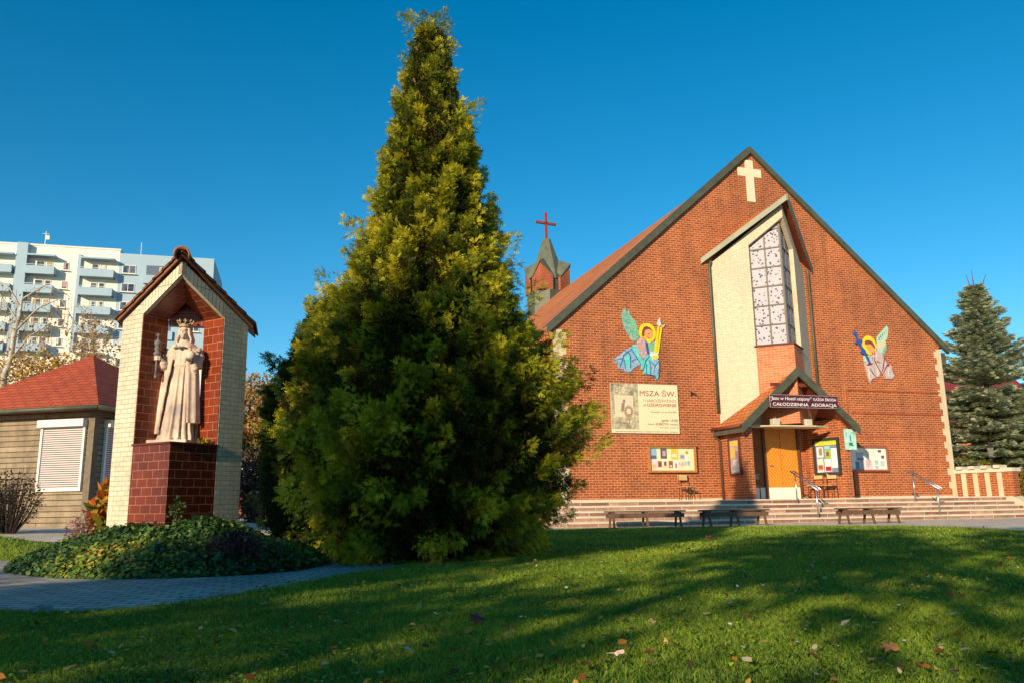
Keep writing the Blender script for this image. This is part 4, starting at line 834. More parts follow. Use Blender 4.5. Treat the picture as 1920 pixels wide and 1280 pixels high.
# ------------------------------------------------------------------ big thuja
prof = [(0.02, -1.05, 1.0), (.27, -1.28, 1.24), (.57, -1.46, 1.50), (.87, -1.58, 1.70), (1.17, -1.62, 1.79), (1.48, -1.57, 1.76), (2.0, -1.44, 1.60), (2.6, -1.24, 1.28), (3.2, -1.00, 1.00), (3.9, -.80, .82), (4.6, -.64, .68), (5.2, -.50, .50), (5.9, -.35, .32), (6.35, -.18, .18), (6.7, -.03, .03)]
PZ = np.array([p[0] for p in prof]); PL = -np.array([p[1] for p in prof]); PR = np.array([p[2] for p in prof])
def thuja(parent, px, py, PZ, PL, PR, ncl, nfr, mat, sc_fr=.17, sink=.3, cl_len=(.26, .78), filler=60000):
    dens = np.interp(np.linspace(0, PZ[-1], 400), PZ, (PL+PR)/2)+.12; cdf = np.cumsum(dens); cdf /= cdf[-1]
    z = np.interp(RNG.random(ncl), cdf, np.linspace(0, PZ[-1], 400)); th = RNG.random(ncl)*2*np.pi
    def rad(z, th):
        k = (1+np.cos(th))/2; r_ = np.interp(z, PZ, PR)*k+np.interp(z, PZ, PL)*(1-k)
        return r_
    lump = 1+.09*np.sin(3*th+z*1.9)+.07*np.sin(5*th-z*3.1+1)+.05*np.sin(9*th+z*6)
    r_ = rad(z, th)*lump; L = RNG.uniform(*cl_len, ncl)*(.55+.45*np.clip(r_/1.2, 0, 1)); low = np.clip(1-z/1.2, 0, 1)
    rin = np.maximum(r_*.93-L*.80, .02)
    out_ = RNG.random(ncl) < .12; L[out_] *= 1.35; rin[out_] = np.maximum(r_[out_]-L[out_]*.62, .02)
    base = np.stack([px+np.cos(th)*rin, py+np.sin(th)*rin, z+sink*0], 1)
    up = .55+.75*np.clip(z/PZ[-1], 0, 1)-.75*low; ax = np.stack([np.cos(th), np.sin(th), up], 1)+RNG.normal(0, .16, (ncl, 3)); ax /= np.linalg.norm(ax, axis=1)[:, None]
    t = RNG.random((ncl, nfr))**.8; wid = .105*np.sin(np.pi*np.clip(t*.85+.12, 0, 1))*(L/.5)[:, None]+.012
    rnd = RNG.normal(0, 1, (ncl, nfr, 3)); rnd -= (rnd*ax[:, None]).sum(2)[..., None]*ax[:, None]; rl = np.linalg.norm(rnd, axis=2)[..., None]; rnd /= rl
    rq = RNG.random((ncl, nfr))**.5
    P = base[:, None]+ax[:, None]*(t*L[:, None])[..., None]+rnd*(wid*rq)[..., None]
    D = ax[:, None]*.8+rnd*(.75*(1-.5*t))[..., None]+RNG.normal(0, .28, (ncl, nfr, 3))+np.array([0, 0, -.20])
    P = P.reshape(-1, 3); D = D.reshape(-1, 3); N = len(P); P[:, 2] = np.maximum(P[:, 2], .03)
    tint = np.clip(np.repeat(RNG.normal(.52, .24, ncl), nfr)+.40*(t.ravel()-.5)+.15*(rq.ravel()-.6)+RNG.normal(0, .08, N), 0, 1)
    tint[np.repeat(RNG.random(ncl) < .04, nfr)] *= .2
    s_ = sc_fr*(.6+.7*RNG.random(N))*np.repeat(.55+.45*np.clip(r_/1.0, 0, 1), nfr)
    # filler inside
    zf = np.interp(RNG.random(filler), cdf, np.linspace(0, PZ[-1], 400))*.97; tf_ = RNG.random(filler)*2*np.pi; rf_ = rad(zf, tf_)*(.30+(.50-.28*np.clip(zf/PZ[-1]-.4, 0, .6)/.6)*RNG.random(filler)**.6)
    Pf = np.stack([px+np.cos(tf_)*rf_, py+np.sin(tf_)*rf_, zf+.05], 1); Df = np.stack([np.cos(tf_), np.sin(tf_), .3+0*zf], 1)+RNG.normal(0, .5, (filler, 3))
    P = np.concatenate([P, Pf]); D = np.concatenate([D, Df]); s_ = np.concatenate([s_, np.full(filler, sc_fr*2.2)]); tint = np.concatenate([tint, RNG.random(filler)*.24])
    return scatter('crown', spray(), P, rotmats(D, None, RNG.normal(0, .9, len(P))), s_, mat, tint, parent)
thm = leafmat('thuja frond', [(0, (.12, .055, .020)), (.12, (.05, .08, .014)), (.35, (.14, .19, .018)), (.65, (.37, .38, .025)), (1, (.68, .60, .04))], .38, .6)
tj = thing('thuja', 'huge cone shaped green thuja standing between shrine and church', 'conifer', (0, 0, 0))
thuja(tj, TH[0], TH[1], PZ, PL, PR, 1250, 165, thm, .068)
limbs('trunk', (TH[0]+.02, TH[1], -.1), (TH[0]-.08, TH[1], 6.4), .16, 60, 1.15, redbark, tj, .05)
tj2 = thing('thuja', 'lower thuja close behind the left side of the huge one', 'conifer', (0, 0, 0))
thuja(tj2, -2.42, 10.7, np.array([0, .35, 1.0, 1.7, 2.3, 2.9, 3.3]), np.array([.50, .78, .92, .86, .66, .40, .05])*.95, np.array([.55, .75, .95, .85, .6, .35, .05]), 300, 130, leafmat('shaded thuja frond', [(0, (.03, .045, .015)), (.4, (.07, .125, .02)), (.75, (.15, .20, .02)), (1, (.28, .28, .03))], .25, .6), .095, filler=16000)  # frond greens darkened to stand in for shade on this tree
limbs('trunk', (-2.42, 10.7, -.1), (-2.42, 10.7, 2.9), .12, 25, .7, redbark, tj2, .05)

# ------------------------------------------------------------------ ivy mound round the shrine
N = 64000; mx = np.array(MOUND); bx0, by0 = mx.min(0); bx1, by1 = mx.max(0)
px = RNG.uniform(bx0, bx1, N); py = RNG.uniform(by0, by1, N)
def edge_d(px, py, poly):
    d = np.full(px.shape, 9.)
    for i in range(len(poly)):
        a = np.array(poly[i]); b_ = np.array(poly[(i+1) % len(poly)]); ab = b_-a; t = np.clip(((px-a[0])*ab[0]+(py-a[1])*ab[1])/(ab@ab+1e-9), 0, 1); d = np.minimum(d, np.hypot(px-a[0]-t*ab[0], py-a[1]-t*ab[1]))
    return d
def mound_h(px, py):
    d = edge_d(px, py, MOUND); u_ = np.clip(d/1.1, 0, 1); dc = np.hypot(px+3.55, py-8.75)
    return .12*np.sqrt(np.clip(d/.25, 0, 1))+.20*u_+.16*np.exp(-(dc/.75)**2)+.06*np.sin(px*4.1+1)*np.cos(py*3.7)*u_+.035*np.sin(px*9+2)*np.sin(py*8)*u_
k = in_poly(px, py, MOUND); px, py = px[k], py[k]
# keep leaves off the shrine itself
loc = np.stack([px-CS.x, py-CS.y], 1); la = loc@np.array(E1.xy); lb = loc@np.array(E2.xy); ins = (la > -.01) & (lb > -.01) & (la < .97) & (lb < .97) & ((la < .61) & (lb < .61) | (la < .97) & (lb < .33) | (la < .33) & (lb < .97)); px, py = px[~ins], py[~ins]
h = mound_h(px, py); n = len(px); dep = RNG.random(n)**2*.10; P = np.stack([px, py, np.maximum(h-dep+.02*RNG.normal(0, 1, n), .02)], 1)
eps = .05; gx = (mound_h(px+eps, py)-h)/eps; gy = (mound_h(px, py+eps)-h)/eps; Nn = np.stack([-gx, -gy, np.ones(n)], 1)+RNG.normal(0, .55, (n, 3))
D = np.cross(Nn, RNG.normal(0, 1, (n, 3)))
tn = np.clip(.35+.3*np.sin(px*2.3+.5)*np.cos(py*2.9)+RNG.normal(0, .2, n)-dep*3, 0, 1); sun_patch = (px < -3.35) & (px > -4.3) & (py < 7.75); tn[sun_patch] = np.clip(tn[sun_patch]+.2, 0, 1)  # tint raised at the left front to paint in a sunlit patch
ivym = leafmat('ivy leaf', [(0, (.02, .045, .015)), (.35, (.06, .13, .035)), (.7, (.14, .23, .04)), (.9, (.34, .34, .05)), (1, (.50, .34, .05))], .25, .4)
il = (np.array([(0, 0, 0), (.25, .38, .04), (.62, .30, .02), (1, 0, -.06), (.62, -.30, .02), (.25, -.38, .04)]), np.array([(0, 1, 2, 3, 4, 5)]))
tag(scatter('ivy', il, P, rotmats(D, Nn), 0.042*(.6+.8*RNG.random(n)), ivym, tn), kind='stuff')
sv = MB(); gs = 26
for i in range(gs):
    for j in range(gs):
        xs_ = [bx0+(bx1-bx0)*(i+a)/gs for a in (0, 1, 1, 0)]; ys_ = [by0+(by1-by0)*(j+a)/gs for a in (0, 0, 1, 1)]
        if in_poly(np.array(xs_), np.array(ys_), MOUND).all(): sv.quad(*[(x, y, float(mound_h(np.array([x]), np.array([y]))[0])-.10) for x, y in zip(xs_, ys_)])
tag(sv.build('soil_bed', plain('dark soil', (.035, .025, .018), (.02, .015, .01), 9, .95)), kind='structure')
# twig sprouts and small shrubs around the mound
def shrub(name, label, p, rad, n, sz, stops, cat='shrub', stems=16, sw=.006, transl=.3):
    t = thing(name, label, cat, p); m_ = MB()
    for k in range(stems):
        a = random.random()*6.28; rr = random.random()**.5; q = Vector((math.cos(a)*rad[0]*rr*.85, math.sin(a)*rad[1]*rr*.85, rad[2]*2*random.uniform(.55, .98)))
        m_.tube([(q.x*.12, q.y*.12, 0), (q.x*.6, q.y*.6, q.z*.55), q], [sw, sw*.7, sw*.3], 5)
    m_.build('stems', bark, t)
    clump('foliage', (0, 0, rad[2]), rad, n, sz, stops, t, 1, transl); return t
shrub('shrub', 'small dark purple shrub at the right front of the ivy', (-2.55, 7.58, .10), (.24, .16, .14), 1000, .035, [(0, (.015, .012, .014)), (.6, (.045, .025, .035)), (1, (.09, .04, .045))])
shrub('sumac_plant', 'orange and green leafy plant left of the shrine pillar', (-4.75, 9.6, .15), (.15, .15, .36), 260, .13, [(0, (.12, .14, .02)), (.4, (.35, .22, .02)), (.7, (.55, .22, .02)), (1, (.55, .10, .02))], 'plant')
shrub('hydrangea', 'pink faded flower head low beside the shrine pillar', (-4.72, 9.0, .15), (.13, .13, .20), 500, .032, [(0, (.30, .12, .10)), (.5, (.52, .26, .24)), (1, (.62, .42, .38))], 'plant')
shrub('ivy_sprout', 'thin green ivy sprout climbing the corner of the shrine plinth', (-3.42, 8.35, .42), (.07, .05, .14), 120, .035, [(0, (.03, .07, .02)), (1, (.08, .14, .03))], 'plant', 5, .003)

# ------------------------------------------------------------------ grass, leaves, daisies
def grass(n, y0, y1, h0, w0, bend=.5):
    y = np.sqrt(RNG.uniform(y0*y0, y1*y1, n)) if y1 < 12 else RNG.uniform(y0, y1, n)*1.0
    x = (RNG.random(n)*2-1)*(y*.68+.25); k = lawn_ok(x, y); x, y = x[k], y[k]; n = len(x)
    pat = .5+.5*np.sin(x*1.7+np.sin(y*1.1)*2)*np.sin(y*1.3+np.sin(x*.9)*2); tuft = .5+.5*np.sin(x*13+3*np.sin(y*7))*np.sin(y*11+2*np.sin(x*9))
    h = h0*(.5+.55*RNG.random(n)+.35*tuft*pat); w = w0*(.6+.8*RNG.random(n)); a = RNG.random(n)*2*np.pi; ln = RNG.normal(0, .5, (n, 2))*h[:, None]
    sx_ = np.cos(a)*w/2; sy_ = np.sin(a)*w/2; z = gz(x, y)+.0
    V_ = np.empty((n, 5, 3)); V_[:, 0] = np.stack([x-sx_, y-sy_, z], 1); V_[:, 1] = np.stack([x+sx_, y+sy_, z], 1)
    V_[:, 2] = np.stack([x+sx_*.8+ln[:, 0]*.35, y+sy_*.8+ln[:, 1]*.35, z+h*.6], 1); V_[:, 3] = np.stack([x+ln[:, 0], y+ln[:, 1], z+h], 1); V_[:, 4] = np.stack([x-sx_*.8+ln[:, 0]*.35, y-sy_*.8+ln[:, 1]*.35, z+h*.6], 1)
    t = np.clip(.30+.25*pat+RNG.normal(0, .17, n), 0, 1); return V_.reshape(-1, 3), (np.arange(n)[:, None]*5+np.arange(5)[None]), t
parts = [grass(260000, 2.1, 5.0, .036, .0026), grass(240000, 5.0, 9.5, .038, .0042), grass(200000, 9.5, 22, .042, .009)]
# broad clover leaves between the blades
def clover(n, y0, y1, sz):
    y = RNG.uniform(y0, y1, n); x = (RNG.random(n)*2-1)*(y*.68+.2); k = lawn_ok(x, y) & ((np.sin(x*2.1+1)*np.sin(y*1.7+np.sin(x))+RNG.normal(0, .5, n)) > .1); x, y = x[k], y[k]; n = len(x); V_ = np.empty((n, 5, 3)); a0 = RNG.random(n)*6.28; s_ = sz*(.6+.7*RNG.random(n)); tl_ = RNG.normal(0, .25, (n, 2)); z = gz(x, y)+.018+.022*RNG.random(n)
    for i in range(5): a = a0+i*1.2566; dx_, dy_ = np.cos(a)*s_, np.sin(a)*s_; V_[:, i] = np.stack([x+dx_, y+dy_, z+dx_*tl_[:, 0]+dy_*tl_[:, 1]], 1)
    return V_.reshape(-1, 3), (np.arange(n)[:, None]*5+np.arange(5)[None]), np.clip(RNG.normal(.45, .15, n), 0, 1)
parts += [clover(30000, 2.2, 7, .0065)]
off = 0; VV = []; FF = []; TT = []
for a_, b_, t_ in parts: VV.append(a_); FF.append(b_+off); TT.append(t_); off += len(a_)
grm = leafmat('grass blade', [(0, (.055, .09, .02)), (.35, (.17, .29, .035)), (.65, (.38, .50, .04)), (.88, (.60, .62, .06)), (1, (.68, .56, .18))], .40, .5)
tag(np_mesh('grass', np.concatenate(VV), np.concatenate(FF), grm, np.concatenate(TT)), kind='stuff')
def ground_leaves(name, n, fn, sz, stops, zl=.035, w=.75, curl=.25, key=None):
    x, y = fn(n); n = len(x); D = RNG.normal(0, 1, (n, 3)); D[:, 2] *= .25; up = np.tile(np.array([[0, 0, 1.]]), (n, 1))+RNG.normal(0, curl, (n, 3))
    tm = (np.array([(0, 0, 0), (.3, w*.42, .08), (.65, w*.34, .06), (1, 0, .0), (.65, -w*.34, .06), (.3, -w*.42, .08)]), np.array([(0, 1, 2, 3, 4, 5)]))
    return scatter(name, tm, np.stack([x, y, gz(x, y)+zl*(.6+.6*RNG.random(n))], 1), rotmats(D, up), sz*(.5+.9*RNG.random(n)), leafmat(name+' leaf', stops, .3, .6), RNG.random(n))
def on_lawn(n):
    y = 2.4+RNG.random(n)**1.3*17; x = (RNG.random(n)*2-1)*(y*.66); k = lawn_ok(x, y); return x[k], y[k]
LS = [(0, (.16, .045, .02)), (.3, (.34, .09, .02)), (.6, (.55, .28, .04)), (.85, (.66, .42, .10)), (1, (.62, .50, .32))]
tag(ground_leaves('fallen_leaves', 2400, on_lawn, .036, LS, .050), kind='stuff')
def litter(n):
    x = np.concatenate([RNG.normal(-1.0, .75, n//2), RNG.normal(-3.1, .6, n//4), RNG.normal(-6.2, .8, n//4)]); y = np.concatenate([RNG.normal(8.6, .35, n//2), RNG.normal(10.7, .5, n//4), RNG.normal(11.9, .5, n//4)]); k = ~in_poly(x, y, MOUND); return x[k], y[k]
tag(ground_leaves('leaf_litter', 1500, litter, .038, [(0, (.14, .05, .03)), (.5, (.36, .14, .05)), (1, (.60, .34, .10))], .018), kind='stuff')
def daisy_pts(n):
    y = 3+RNG.random(n)*17; x = RNG.normal(.28, .22, n)*y; k = lawn_ok(x, y); return x[k], y[k]
tag(ground_leaves('daisies', 420, daisy_pts, .017, [(0, (.78, .78, .72)), (1, (.85, .85, .8))], .055, 1.2, .2), kind='stuff')
def big_leaf(name, label, p, sz, col, lobes, rz, tilt=.25):
    pts = []
    n = 40
    for k in range(n):
        a = 2*math.pi*k/n
        if lobes: r_ = sz/2*(.50+.42*abs(math.cos(a*2.5))**1.5+.10*abs(math.cos(a*7.5)))*(1 if a < 5.9 and a > .35 else 1)
        else: r_ = sz/2*(.72+.28*math.cos(a))*(1 if abs(a-math.pi) > .2 else .9)
        pts.append((r_*math.cos(a), r_*math.sin(a)*(.95 if lobes else .62), 0))
    mb = MB(); vs = [(0, 0, .01)]+[(x, y, .10*abs(y)+.06*sz*math.sin(5*math.atan2(y, x))) for x, y, z in pts]
    mb.add(vs, [(0, i+1, (i+1) % n+1) for i in range(n)])
    mb.tube([(-sz*.1, 0, .004), (-sz*.75, .01, .006)], .0015, 5)
    o = mb.build(name, plain('leaf %s' % label[:12], col, tuple(x*.6 for x in col), 60, .6, 0, .3, 90), None, True, loc=p, rot=(tilt, -tilt*.6, rz)); tag(o, label, 'leaf'); return o
big_leaf('maple_leaf', 'dark red brown maple leaf lying alone on the lawn centre', (-.19, 4.0, .055), .10, (.17, .03, .015), True, 1.2, .35)
big_leaf('fallen_leaf', 'large pale brown curled leaf on the grass beside the path bend', (-2.62, 4.62, .05), .17, (.34, .24, .20), False, .2, .15)
big_leaf('birch_leaf', 'upright pointed yellow birch leaf in the foreground grass right of centre', (.57, 3.25, .055), .045, (.62, .38, .10), False, 1.3, .7)
big_leaf('fallen_leaf', 'narrow pinkish white curled leaf in the nearest sunlit grass', (.36, 3.05, .05), .055, (.72, .52, .45), False, -.4, .5)
big_leaf('maple_leaf', 'ragged orange maple leaf at the bottom right of the lawn', (1.35, 3.1, .05), .075, (.52, .20, .06), True, .4, .3)
big_leaf('maple_leaf', 'red brown maple leaf near the middle bench on the lawn', (3.0, 12.9, .05), .16, (.40, .10, .03), True, .7, .3)

# ------------------------------------------------------------------ wooden kiosk
hp = Vector((-8.80, 17.0, .24)); HA = R(180-14); hx = Vector((math.cos(HA), math.sin(HA), 0)); hy = Vector((math.sin(R(14)), math.cos(R(14)), 0))
kio = thing('kiosk', 'brown plank kiosk with red hipped shingle roof and closed shutters', 'kiosk', hp)
def K(a, b_, z): return hx*a+hy*b_+Vector((0, 0, z))
plank = bricks('weathered planks', (.27, .20, .13), (.35, .27, .18), (.045, .03, .02), 3.1, .115, .008, .8, .4, 1.0, .45, dscale=2)
KS = 3.5
MB().prism([K(0, 0, 0), K(KS, 0, 0), K(KS, KS, 0), K(0, KS, 0)], (0, 0, 2.5)).build('wall', plank, kio)
MB().prism([K(-.03, -.03, -.2), K(KS+.03, -.03, -.2), K(KS+.03, KS+.03, -.2), K(-.03, KS+.03, -.2)], (0, 0, .24)).build('footing', plank, kio)
pst = plain('grey post', (.20, .15, .10), (.13, .10, .07), 8, .8)
for a, b_ in ((-.03, -.03), (KS-.12, -.03), (-.03, KS-.12), (.98, -.035)):
    if a == .98: continue
    MB().prism([K(a, b_, 0), K(a+.15, b_, 0), K(a+.15, b_+.15, 0), K(a, b_+.15, 0)], (0, 0, 2.5)).build('post', pst, kio)
shm = bricks('red shingle', (.38, .060, .020), (.47, .085, .028), (.17, .03, .015), .32, .14, .012, .85, .5, .8, .2); ov = .42
ctr = K(KS/2, KS/2, 4.02); cor = [K(-ov, -ov, 2.50), K(KS+ov, -ov, 2.50), K(KS+ov, KS+ov, 2.50), K(-ov, KS+ov, 2.50)]
MB().add(cor+[ctr]+[p-Vector((0, 0, .06)) for p in cor], [(0, 1, 4), (1, 2, 4), (2, 3, 4), (3, 0, 4), (5, 6, 7, 8), (0, 1, 6, 5), (1, 2, 7, 6), (2, 3, 8, 7), (3, 0, 5, 8)]).build('roof', shm, kio)
gt_ = MB()
for i in range(4): gt_.tube([cor[i]+Vector((0, 0, -.06)), cor[(i+1) % 4]+Vector((0, 0, -.06))], .05, 8)
gt_.build('gutter', M['copper'], kio, True)
alu, nt, b = new_mat('roller shutter'); v = coord(nt); wv = nt.nodes.new('ShaderNodeTexWave'); wv.bands_direction = 'Z'; wv.inputs['Scale'].default_value = 7.0; nt.links.new(v, wv.inputs['Vector'])
nt.links.new(ramp(nt, wv.outputs[0], [(.25, (.12, .09, .10)), (.5, (.62, .56, .55))]), b.inputs['Base Color']); b.inputs['Roughness'].default_value = .45; bump(nt, b, wv.outputs[0], .6, .01)
def shutter(f_, L, H_):
    s_ = MB().add([f_(0, .03, 0), f_(L, .03, 0), f_(L, .03, H_), f_(0, .03, H_), f_(0, 0, 0), f_(L, 0, 0), f_(L, 0, H_), f_(0, 0, H_)], [(0, 1, 2, 3), (4, 5, 6, 7), (0, 1, 5, 4), (1, 2, 6, 5), (2, 3, 7, 6), (3, 0, 4, 7)]).build('shutter', alu, kio)
    g_ = MB()
    for (a0, a1, z0, z1, t_) in ((-.05, 0, 0, H_, .06), (L, L+.05, 0, H_, .06), (-.05, L+.05, -.06, 0, .06), (-.07, L+.07, H_, H_+.15, .16)):
        g_.prism([f_(a0, 0, z0), f_(a1, 0, z0), f_(a1, 0, z1), f_(a0, 0, z1)], f_(0, t_, 0)-f_(0, 0, 0))
    g_.build('shutter_frame', M['white'], s_)
shutter(lambda a, t, z: K(.22+a, -t, .82+z), 1.02, 1.28)
shutter(lambda a, t, z: K(-t, .35+a, .82+z), 2.2, 1.28)
# leafless bush in front of the kiosk
bs = thing('bare_bush', 'thin twiggy dark bush in front of the kiosk at the left edge', 'bush', (-8.9, 14.6, .2)); m_ = MB()
for k in range(110):
    a = random.random()*6.28; rr = random.random()**.6; h_ = random.uniform(.55, 1.2); q = Vector((math.cos(a)*rr*.8-.25, math.sin(a)*rr*.5, h_)); m_.tube([(q.x*.2, q.y*.2, 0), (q.x*.7, q.y*.7, h_*.5), q], [.012, .008, .003], 4)
m_.build('stems', plain('dark twig', (.05, .03, .03), (.03, .02, .02)), bs); clump('foliage', (-.25, 0, .6), (.8, .5, .52), 2600, .045, [(0, (.03, .03, .02)), (.7, (.07, .05, .03)), (1, (.20, .10, .03))], bs)

# ------------------------------------------------------------------ apartment block
ap = thing('apartment_block', 'white and light blue tower block with stacked balconies behind the shrine', 'building', (-70, 110, 0), R(15))
wa = plain('cream render block', (.80, .77, .70), (.76, .73, .66), .3, .8); bl = plain('light blue render', (.36, .49, .60), (.33, .45, .56), .3, .8); wl = plain('white render', (.74, .70, .62), (.70, .66, .58), .3, .8)
gls, nt, b = new_mat('dark window glass'); v = coord(nt); n = noise(nt, v, .9, 2); nt.links.new(ramp(nt, n.outputs[0], [(.4, (.03, .045, .08)), (.6, (.14, .16, .20))]), b.inputs['Base Color']); b.inputs['Roughness'].default_value = .12
FH = 2.75; TOP = 37.9
MB().span((-30, 0, 0), (13.3, 14, TOP)).build('wall', wa, ap); MB().span((13.3, -.05, 23.6), (26.3, 14, TOP-.4)).build('blue_wall', bl, ap); MB().span((13.3, -.02, 0), (26.3, 14, 23.6)).build('wall', wa, ap)
MB().span((-30.1, -.08, TOP), (13.4, 14.1, TOP+.25)).build('roof_edge', wl, ap); MB().span((.1, -.95, 22), (1.5, 0, TOP+.1)).build('blue_pillar', bl, ap); MB().span((7.9, -.4, 23), (8.3, 0, TOP-1)).build('blue_pillar', bl, ap)
MB().span((13.25, -.10, 23.5), (26.4, 14.1, 23.65)).build('string_course', wl, ap)
def win(x0, x1, z0, z1, y=-.0, curtain=False):
    f_ = MB().span((x0, y-.08, z0), (x1, y, z1)).build('window', wl, ap); n_ = 2 if x1-x0 > 1.2 else 1; p_ = MB(); w = (x1-x0-.1*(n_+1))/n_
    for i in range(n_): a = x0+.1+i*(w+.1); p_.span((a, y-.10, z0+.12), (a+w, y-.081, z1-.1))
    p_.build('pane', gls, f_)
    if random.random() < .5: q_ = random.choice((0, n_-1)); a = x0+.1+q_*(w+.1); MB().span((a+.05, y-.104, z0+.3), (a+w*random.choice((.45, .95)), y-.101, z1-.12)).build('curtain', flat(*random.choice((('white curtain', (.6, .6, .58)), ('pink curtain', (.5, .26, .22)), ('tan curtain', (.42, .32, .2))))), f_)
    MB().span((x0-.15, y-.35, z0-.12), (x1+.15, y-.01, z0-.05)).build('sill', wl, f_)
def balc(x0, x1, z, col=None, y=0):
    b_ = MB().span((x0, y-1.35, z), (x1, y-1.25, z+1.15)).span((x0, y-1.25, z), (x0+.1, y, z+1.15)).span((x1-.1, y-1.25, z), (x1, y, z+1.15)).span((x0, y-1.25, z), (x1, y, z+.15)).build('balcony', col or bl, ap)
    MB().span((x0+.05, y-1.34, z+1.30), (x1-.05, y-1.28, z+1.36)).build('railing', wl, b_)
z8 = 33.45
for i in range(11):
    z = z8-i*FH
    if z < 10: break
    up_ = i <= 3
    win(5.95, 6.75, z+1.0, z+2.2); win(10.9-4.0+2.6-3.1+.0, 7.3, z+1.0, z+2.2) if False else None
    for (x0, x1) in ((-6.5, -.15), (1.5, 5.2), (-14, -8)):
        if i <= 4: balc(x0, x1, z); win(x0+1.0, x0+2.1, z+.2, z+2.2); win(x0+2.3, x0+3.1, z+.2, z+2.2)
        else: win(x0+1.0, x0+2.6, z+1.0, z+2.2)
    if up_:
        balc(8.5, 12.9, z); win(9.7, 10.6, z+.2, z+2.2); win(10.8, 11.6, z+.2, z+2.2); win(13.8, 15.6, z+1.0, z+2.3, -.05)
        MB().span((17.0, -.06, z+.3), (20.9, -.051, z+2.45)).build('recess_shade', flat('recess blue', (.10, .15, .22)), ap); MB().span((16.7, -.4, z-.35), (21.2, -.05, z+.9)).build('parapet', bl, ap); win(18.8, 19.8, z+.9, z+2.2, -.07); win(23.2, 24.8, z+1.0, z+2.3, -.05)  # flat dark blue sheet stands in for the shaded balcony recess
    else:
        win(13.9, 14.8, z+1.0, z+2.3, -.03); win(9.2, 10.0, z+.2, z+2.3); win(10.4, 11.2, z+.2, z+2.3); win(18.8, 20.2, z+1.0, z+2.3, -.03)
        rl_ = MB().span((8.4, -1.3, z), (12.4, 0, z+.12))
        for k in range(12): rl_.tube([(8.45+k*.355, -1.25, z+.1), (8.45+k*.355, -1.25, z+1.1)], .025, 4)
        rl_.tube([(8.4, -1.25, z+1.1), (12.4, -1.25, z+1.1)], .04, 4); rl_.build('balcony', wl, ap)
for x0, x1 in ((-6.5, -.15), (1.5, 5.2), (8.5, 12.9)): MB().span((x0, -1.35, z8+2.65), (x1, 0, z8+2.9)).build('canopy', bl, ap)
MB().tube([(3.2, .5, TOP), (3.2, .5, TOP+2.4)], .06, 6).box((3.2, .5, TOP+2.0), (.9, .05, .05)).box((3.5, .4, TOP+1.4), (.5, .3, .6)).build('antenna', wl, ap)
MB().tube([(16.0, .5, TOP-.4), (16.0, .5, TOP+1.6)], .05, 6).build('antenna', wl, ap); MB().ball((21, .5, TOP-.1), .4).build('satellite_dish', wl, ap)

# ------------------------------------------------------------------ trees and shrubs behind
wbk = plain('white birch bark', (.62, .56, .48), (.20, .17, .14), 5, .8); yl_ = leafmat('yellow birch leaf', [(0, (.22, .10, .02)), (.5, (.50, .27, .02)), (1, (.72, .45, .05))], .4)
bi = thing('birch', 'white trunked weeping birch with yellow leaves behind the kiosk', 'tree', (-16.55, 26, 0)); m_ = MB()
trunk = [(-.1, 0, 0), (-.05, 0, 2.5), (0, 0, 4.9), (.16, 0, 5.6), (.18, 0, 6.3), (.30, 0, 6.95), (.32, 0, 7.6)]
m_.tube(trunk, [.16, .13, .10, .085, .075, .055, .03], 9)
arms = [[(.28, 0, 6.7), (-.05, .1, 7.1), (-.5, .1, 7.7), (-1.2, 0, 8.1)], [(.2, 0, 6.4), (.9, 0, 7.2), (1.6, 0, 7.5), (2.2, 0, 6.6)], [(.32, 0, 7.5), (.9, .2, 8.0), (1.7, .2, 7.7)], [(0, 0, 5.0), (-.6, 0, 5.7), (-1.3, .1, 6.4)], [(.1, 0, 5.4), (.8, -.2, 6.2), (1.5, -.2, 6.6)], [(.3, 0, 7.2), (-.3, .2, 8.0), (-.9, .3, 8.3)], [(.1, 0, 5.2), (-.5, 0, 5.0), (-1.5, 0, 5.6)]]
for a_ in arms: m_.tube(a_, [.04, .03, .018, .008][:len(a_)] if len(a_) == 4 else [.035, .022, .008], 6)
m_.build('trunk', wbk, bi, True)
# hanging twigs with leaves
tw = MB(); LP = []; 
for a_ in arms+[[(1.8, 0, 7.3), (2.5, 0, 7.2), (2.9, 0, 6.2)]]:
    for k in range(16):
        i = random.randrange(len(a_)-1); t = random.random(); p = Vector(a_[i]).lerp(Vector(a_[i+1]), t); L = random.uniform(.8, 2.3); d = Vector((random.uniform(-.25, .25), random.uniform(-.3, .3), -L)); q = p+Vector((d.x, d.y, 0))
        tw.tube([p, q+Vector((0, 0, -.1*L)), q+Vector((d.x*.2, 0, -L))], [.010, .007, .003], 4)
        for m2 in range(26): f_ = random.random()**.7; LP.append(q+Vector((random.gauss(0, .09), random.gauss(0, .09), -L*f_)))
tw.build('twigs', plain('tan twig', (.42, .30, .18), (.3, .2, .12)), bi)
LPa = np.array([tuple(p) for p in LP]); keep = RNG.random(len(LPa)) < np.clip(1.25-(LPa[:, 2]-4.2)/3.2, .15, 1); LPa = LPa[keep]; n = len(LPa)
scatter('leaves', leaf_tmpl(.7), LPa, rotmats(RNG.normal(0, 1, (n, 3))), .085*(.6+.8*RNG.random(n)), yl_, RNG.random(n), bi)
def tree(name, label, cat, p, h, blobs, n, size, stops, trunk_mat=bark, r0=.2, nb_=30, spread=1.8, transl=.35, group=None):
    t = thing(name, label, cat, p, 0, group); limbs('trunk', (0, 0, -.1), (0, 0, h*.85), r0, nb_, spread, trunk_mat, t); crown_leaves('crown', blobs, n, size, leafmat('leaf '+label[:16], stops, transl), t); return t
G1 = [(0, (.25, .11, .02)), (.5, (.50, .28, .03)), (1, (.66, .42, .07))]
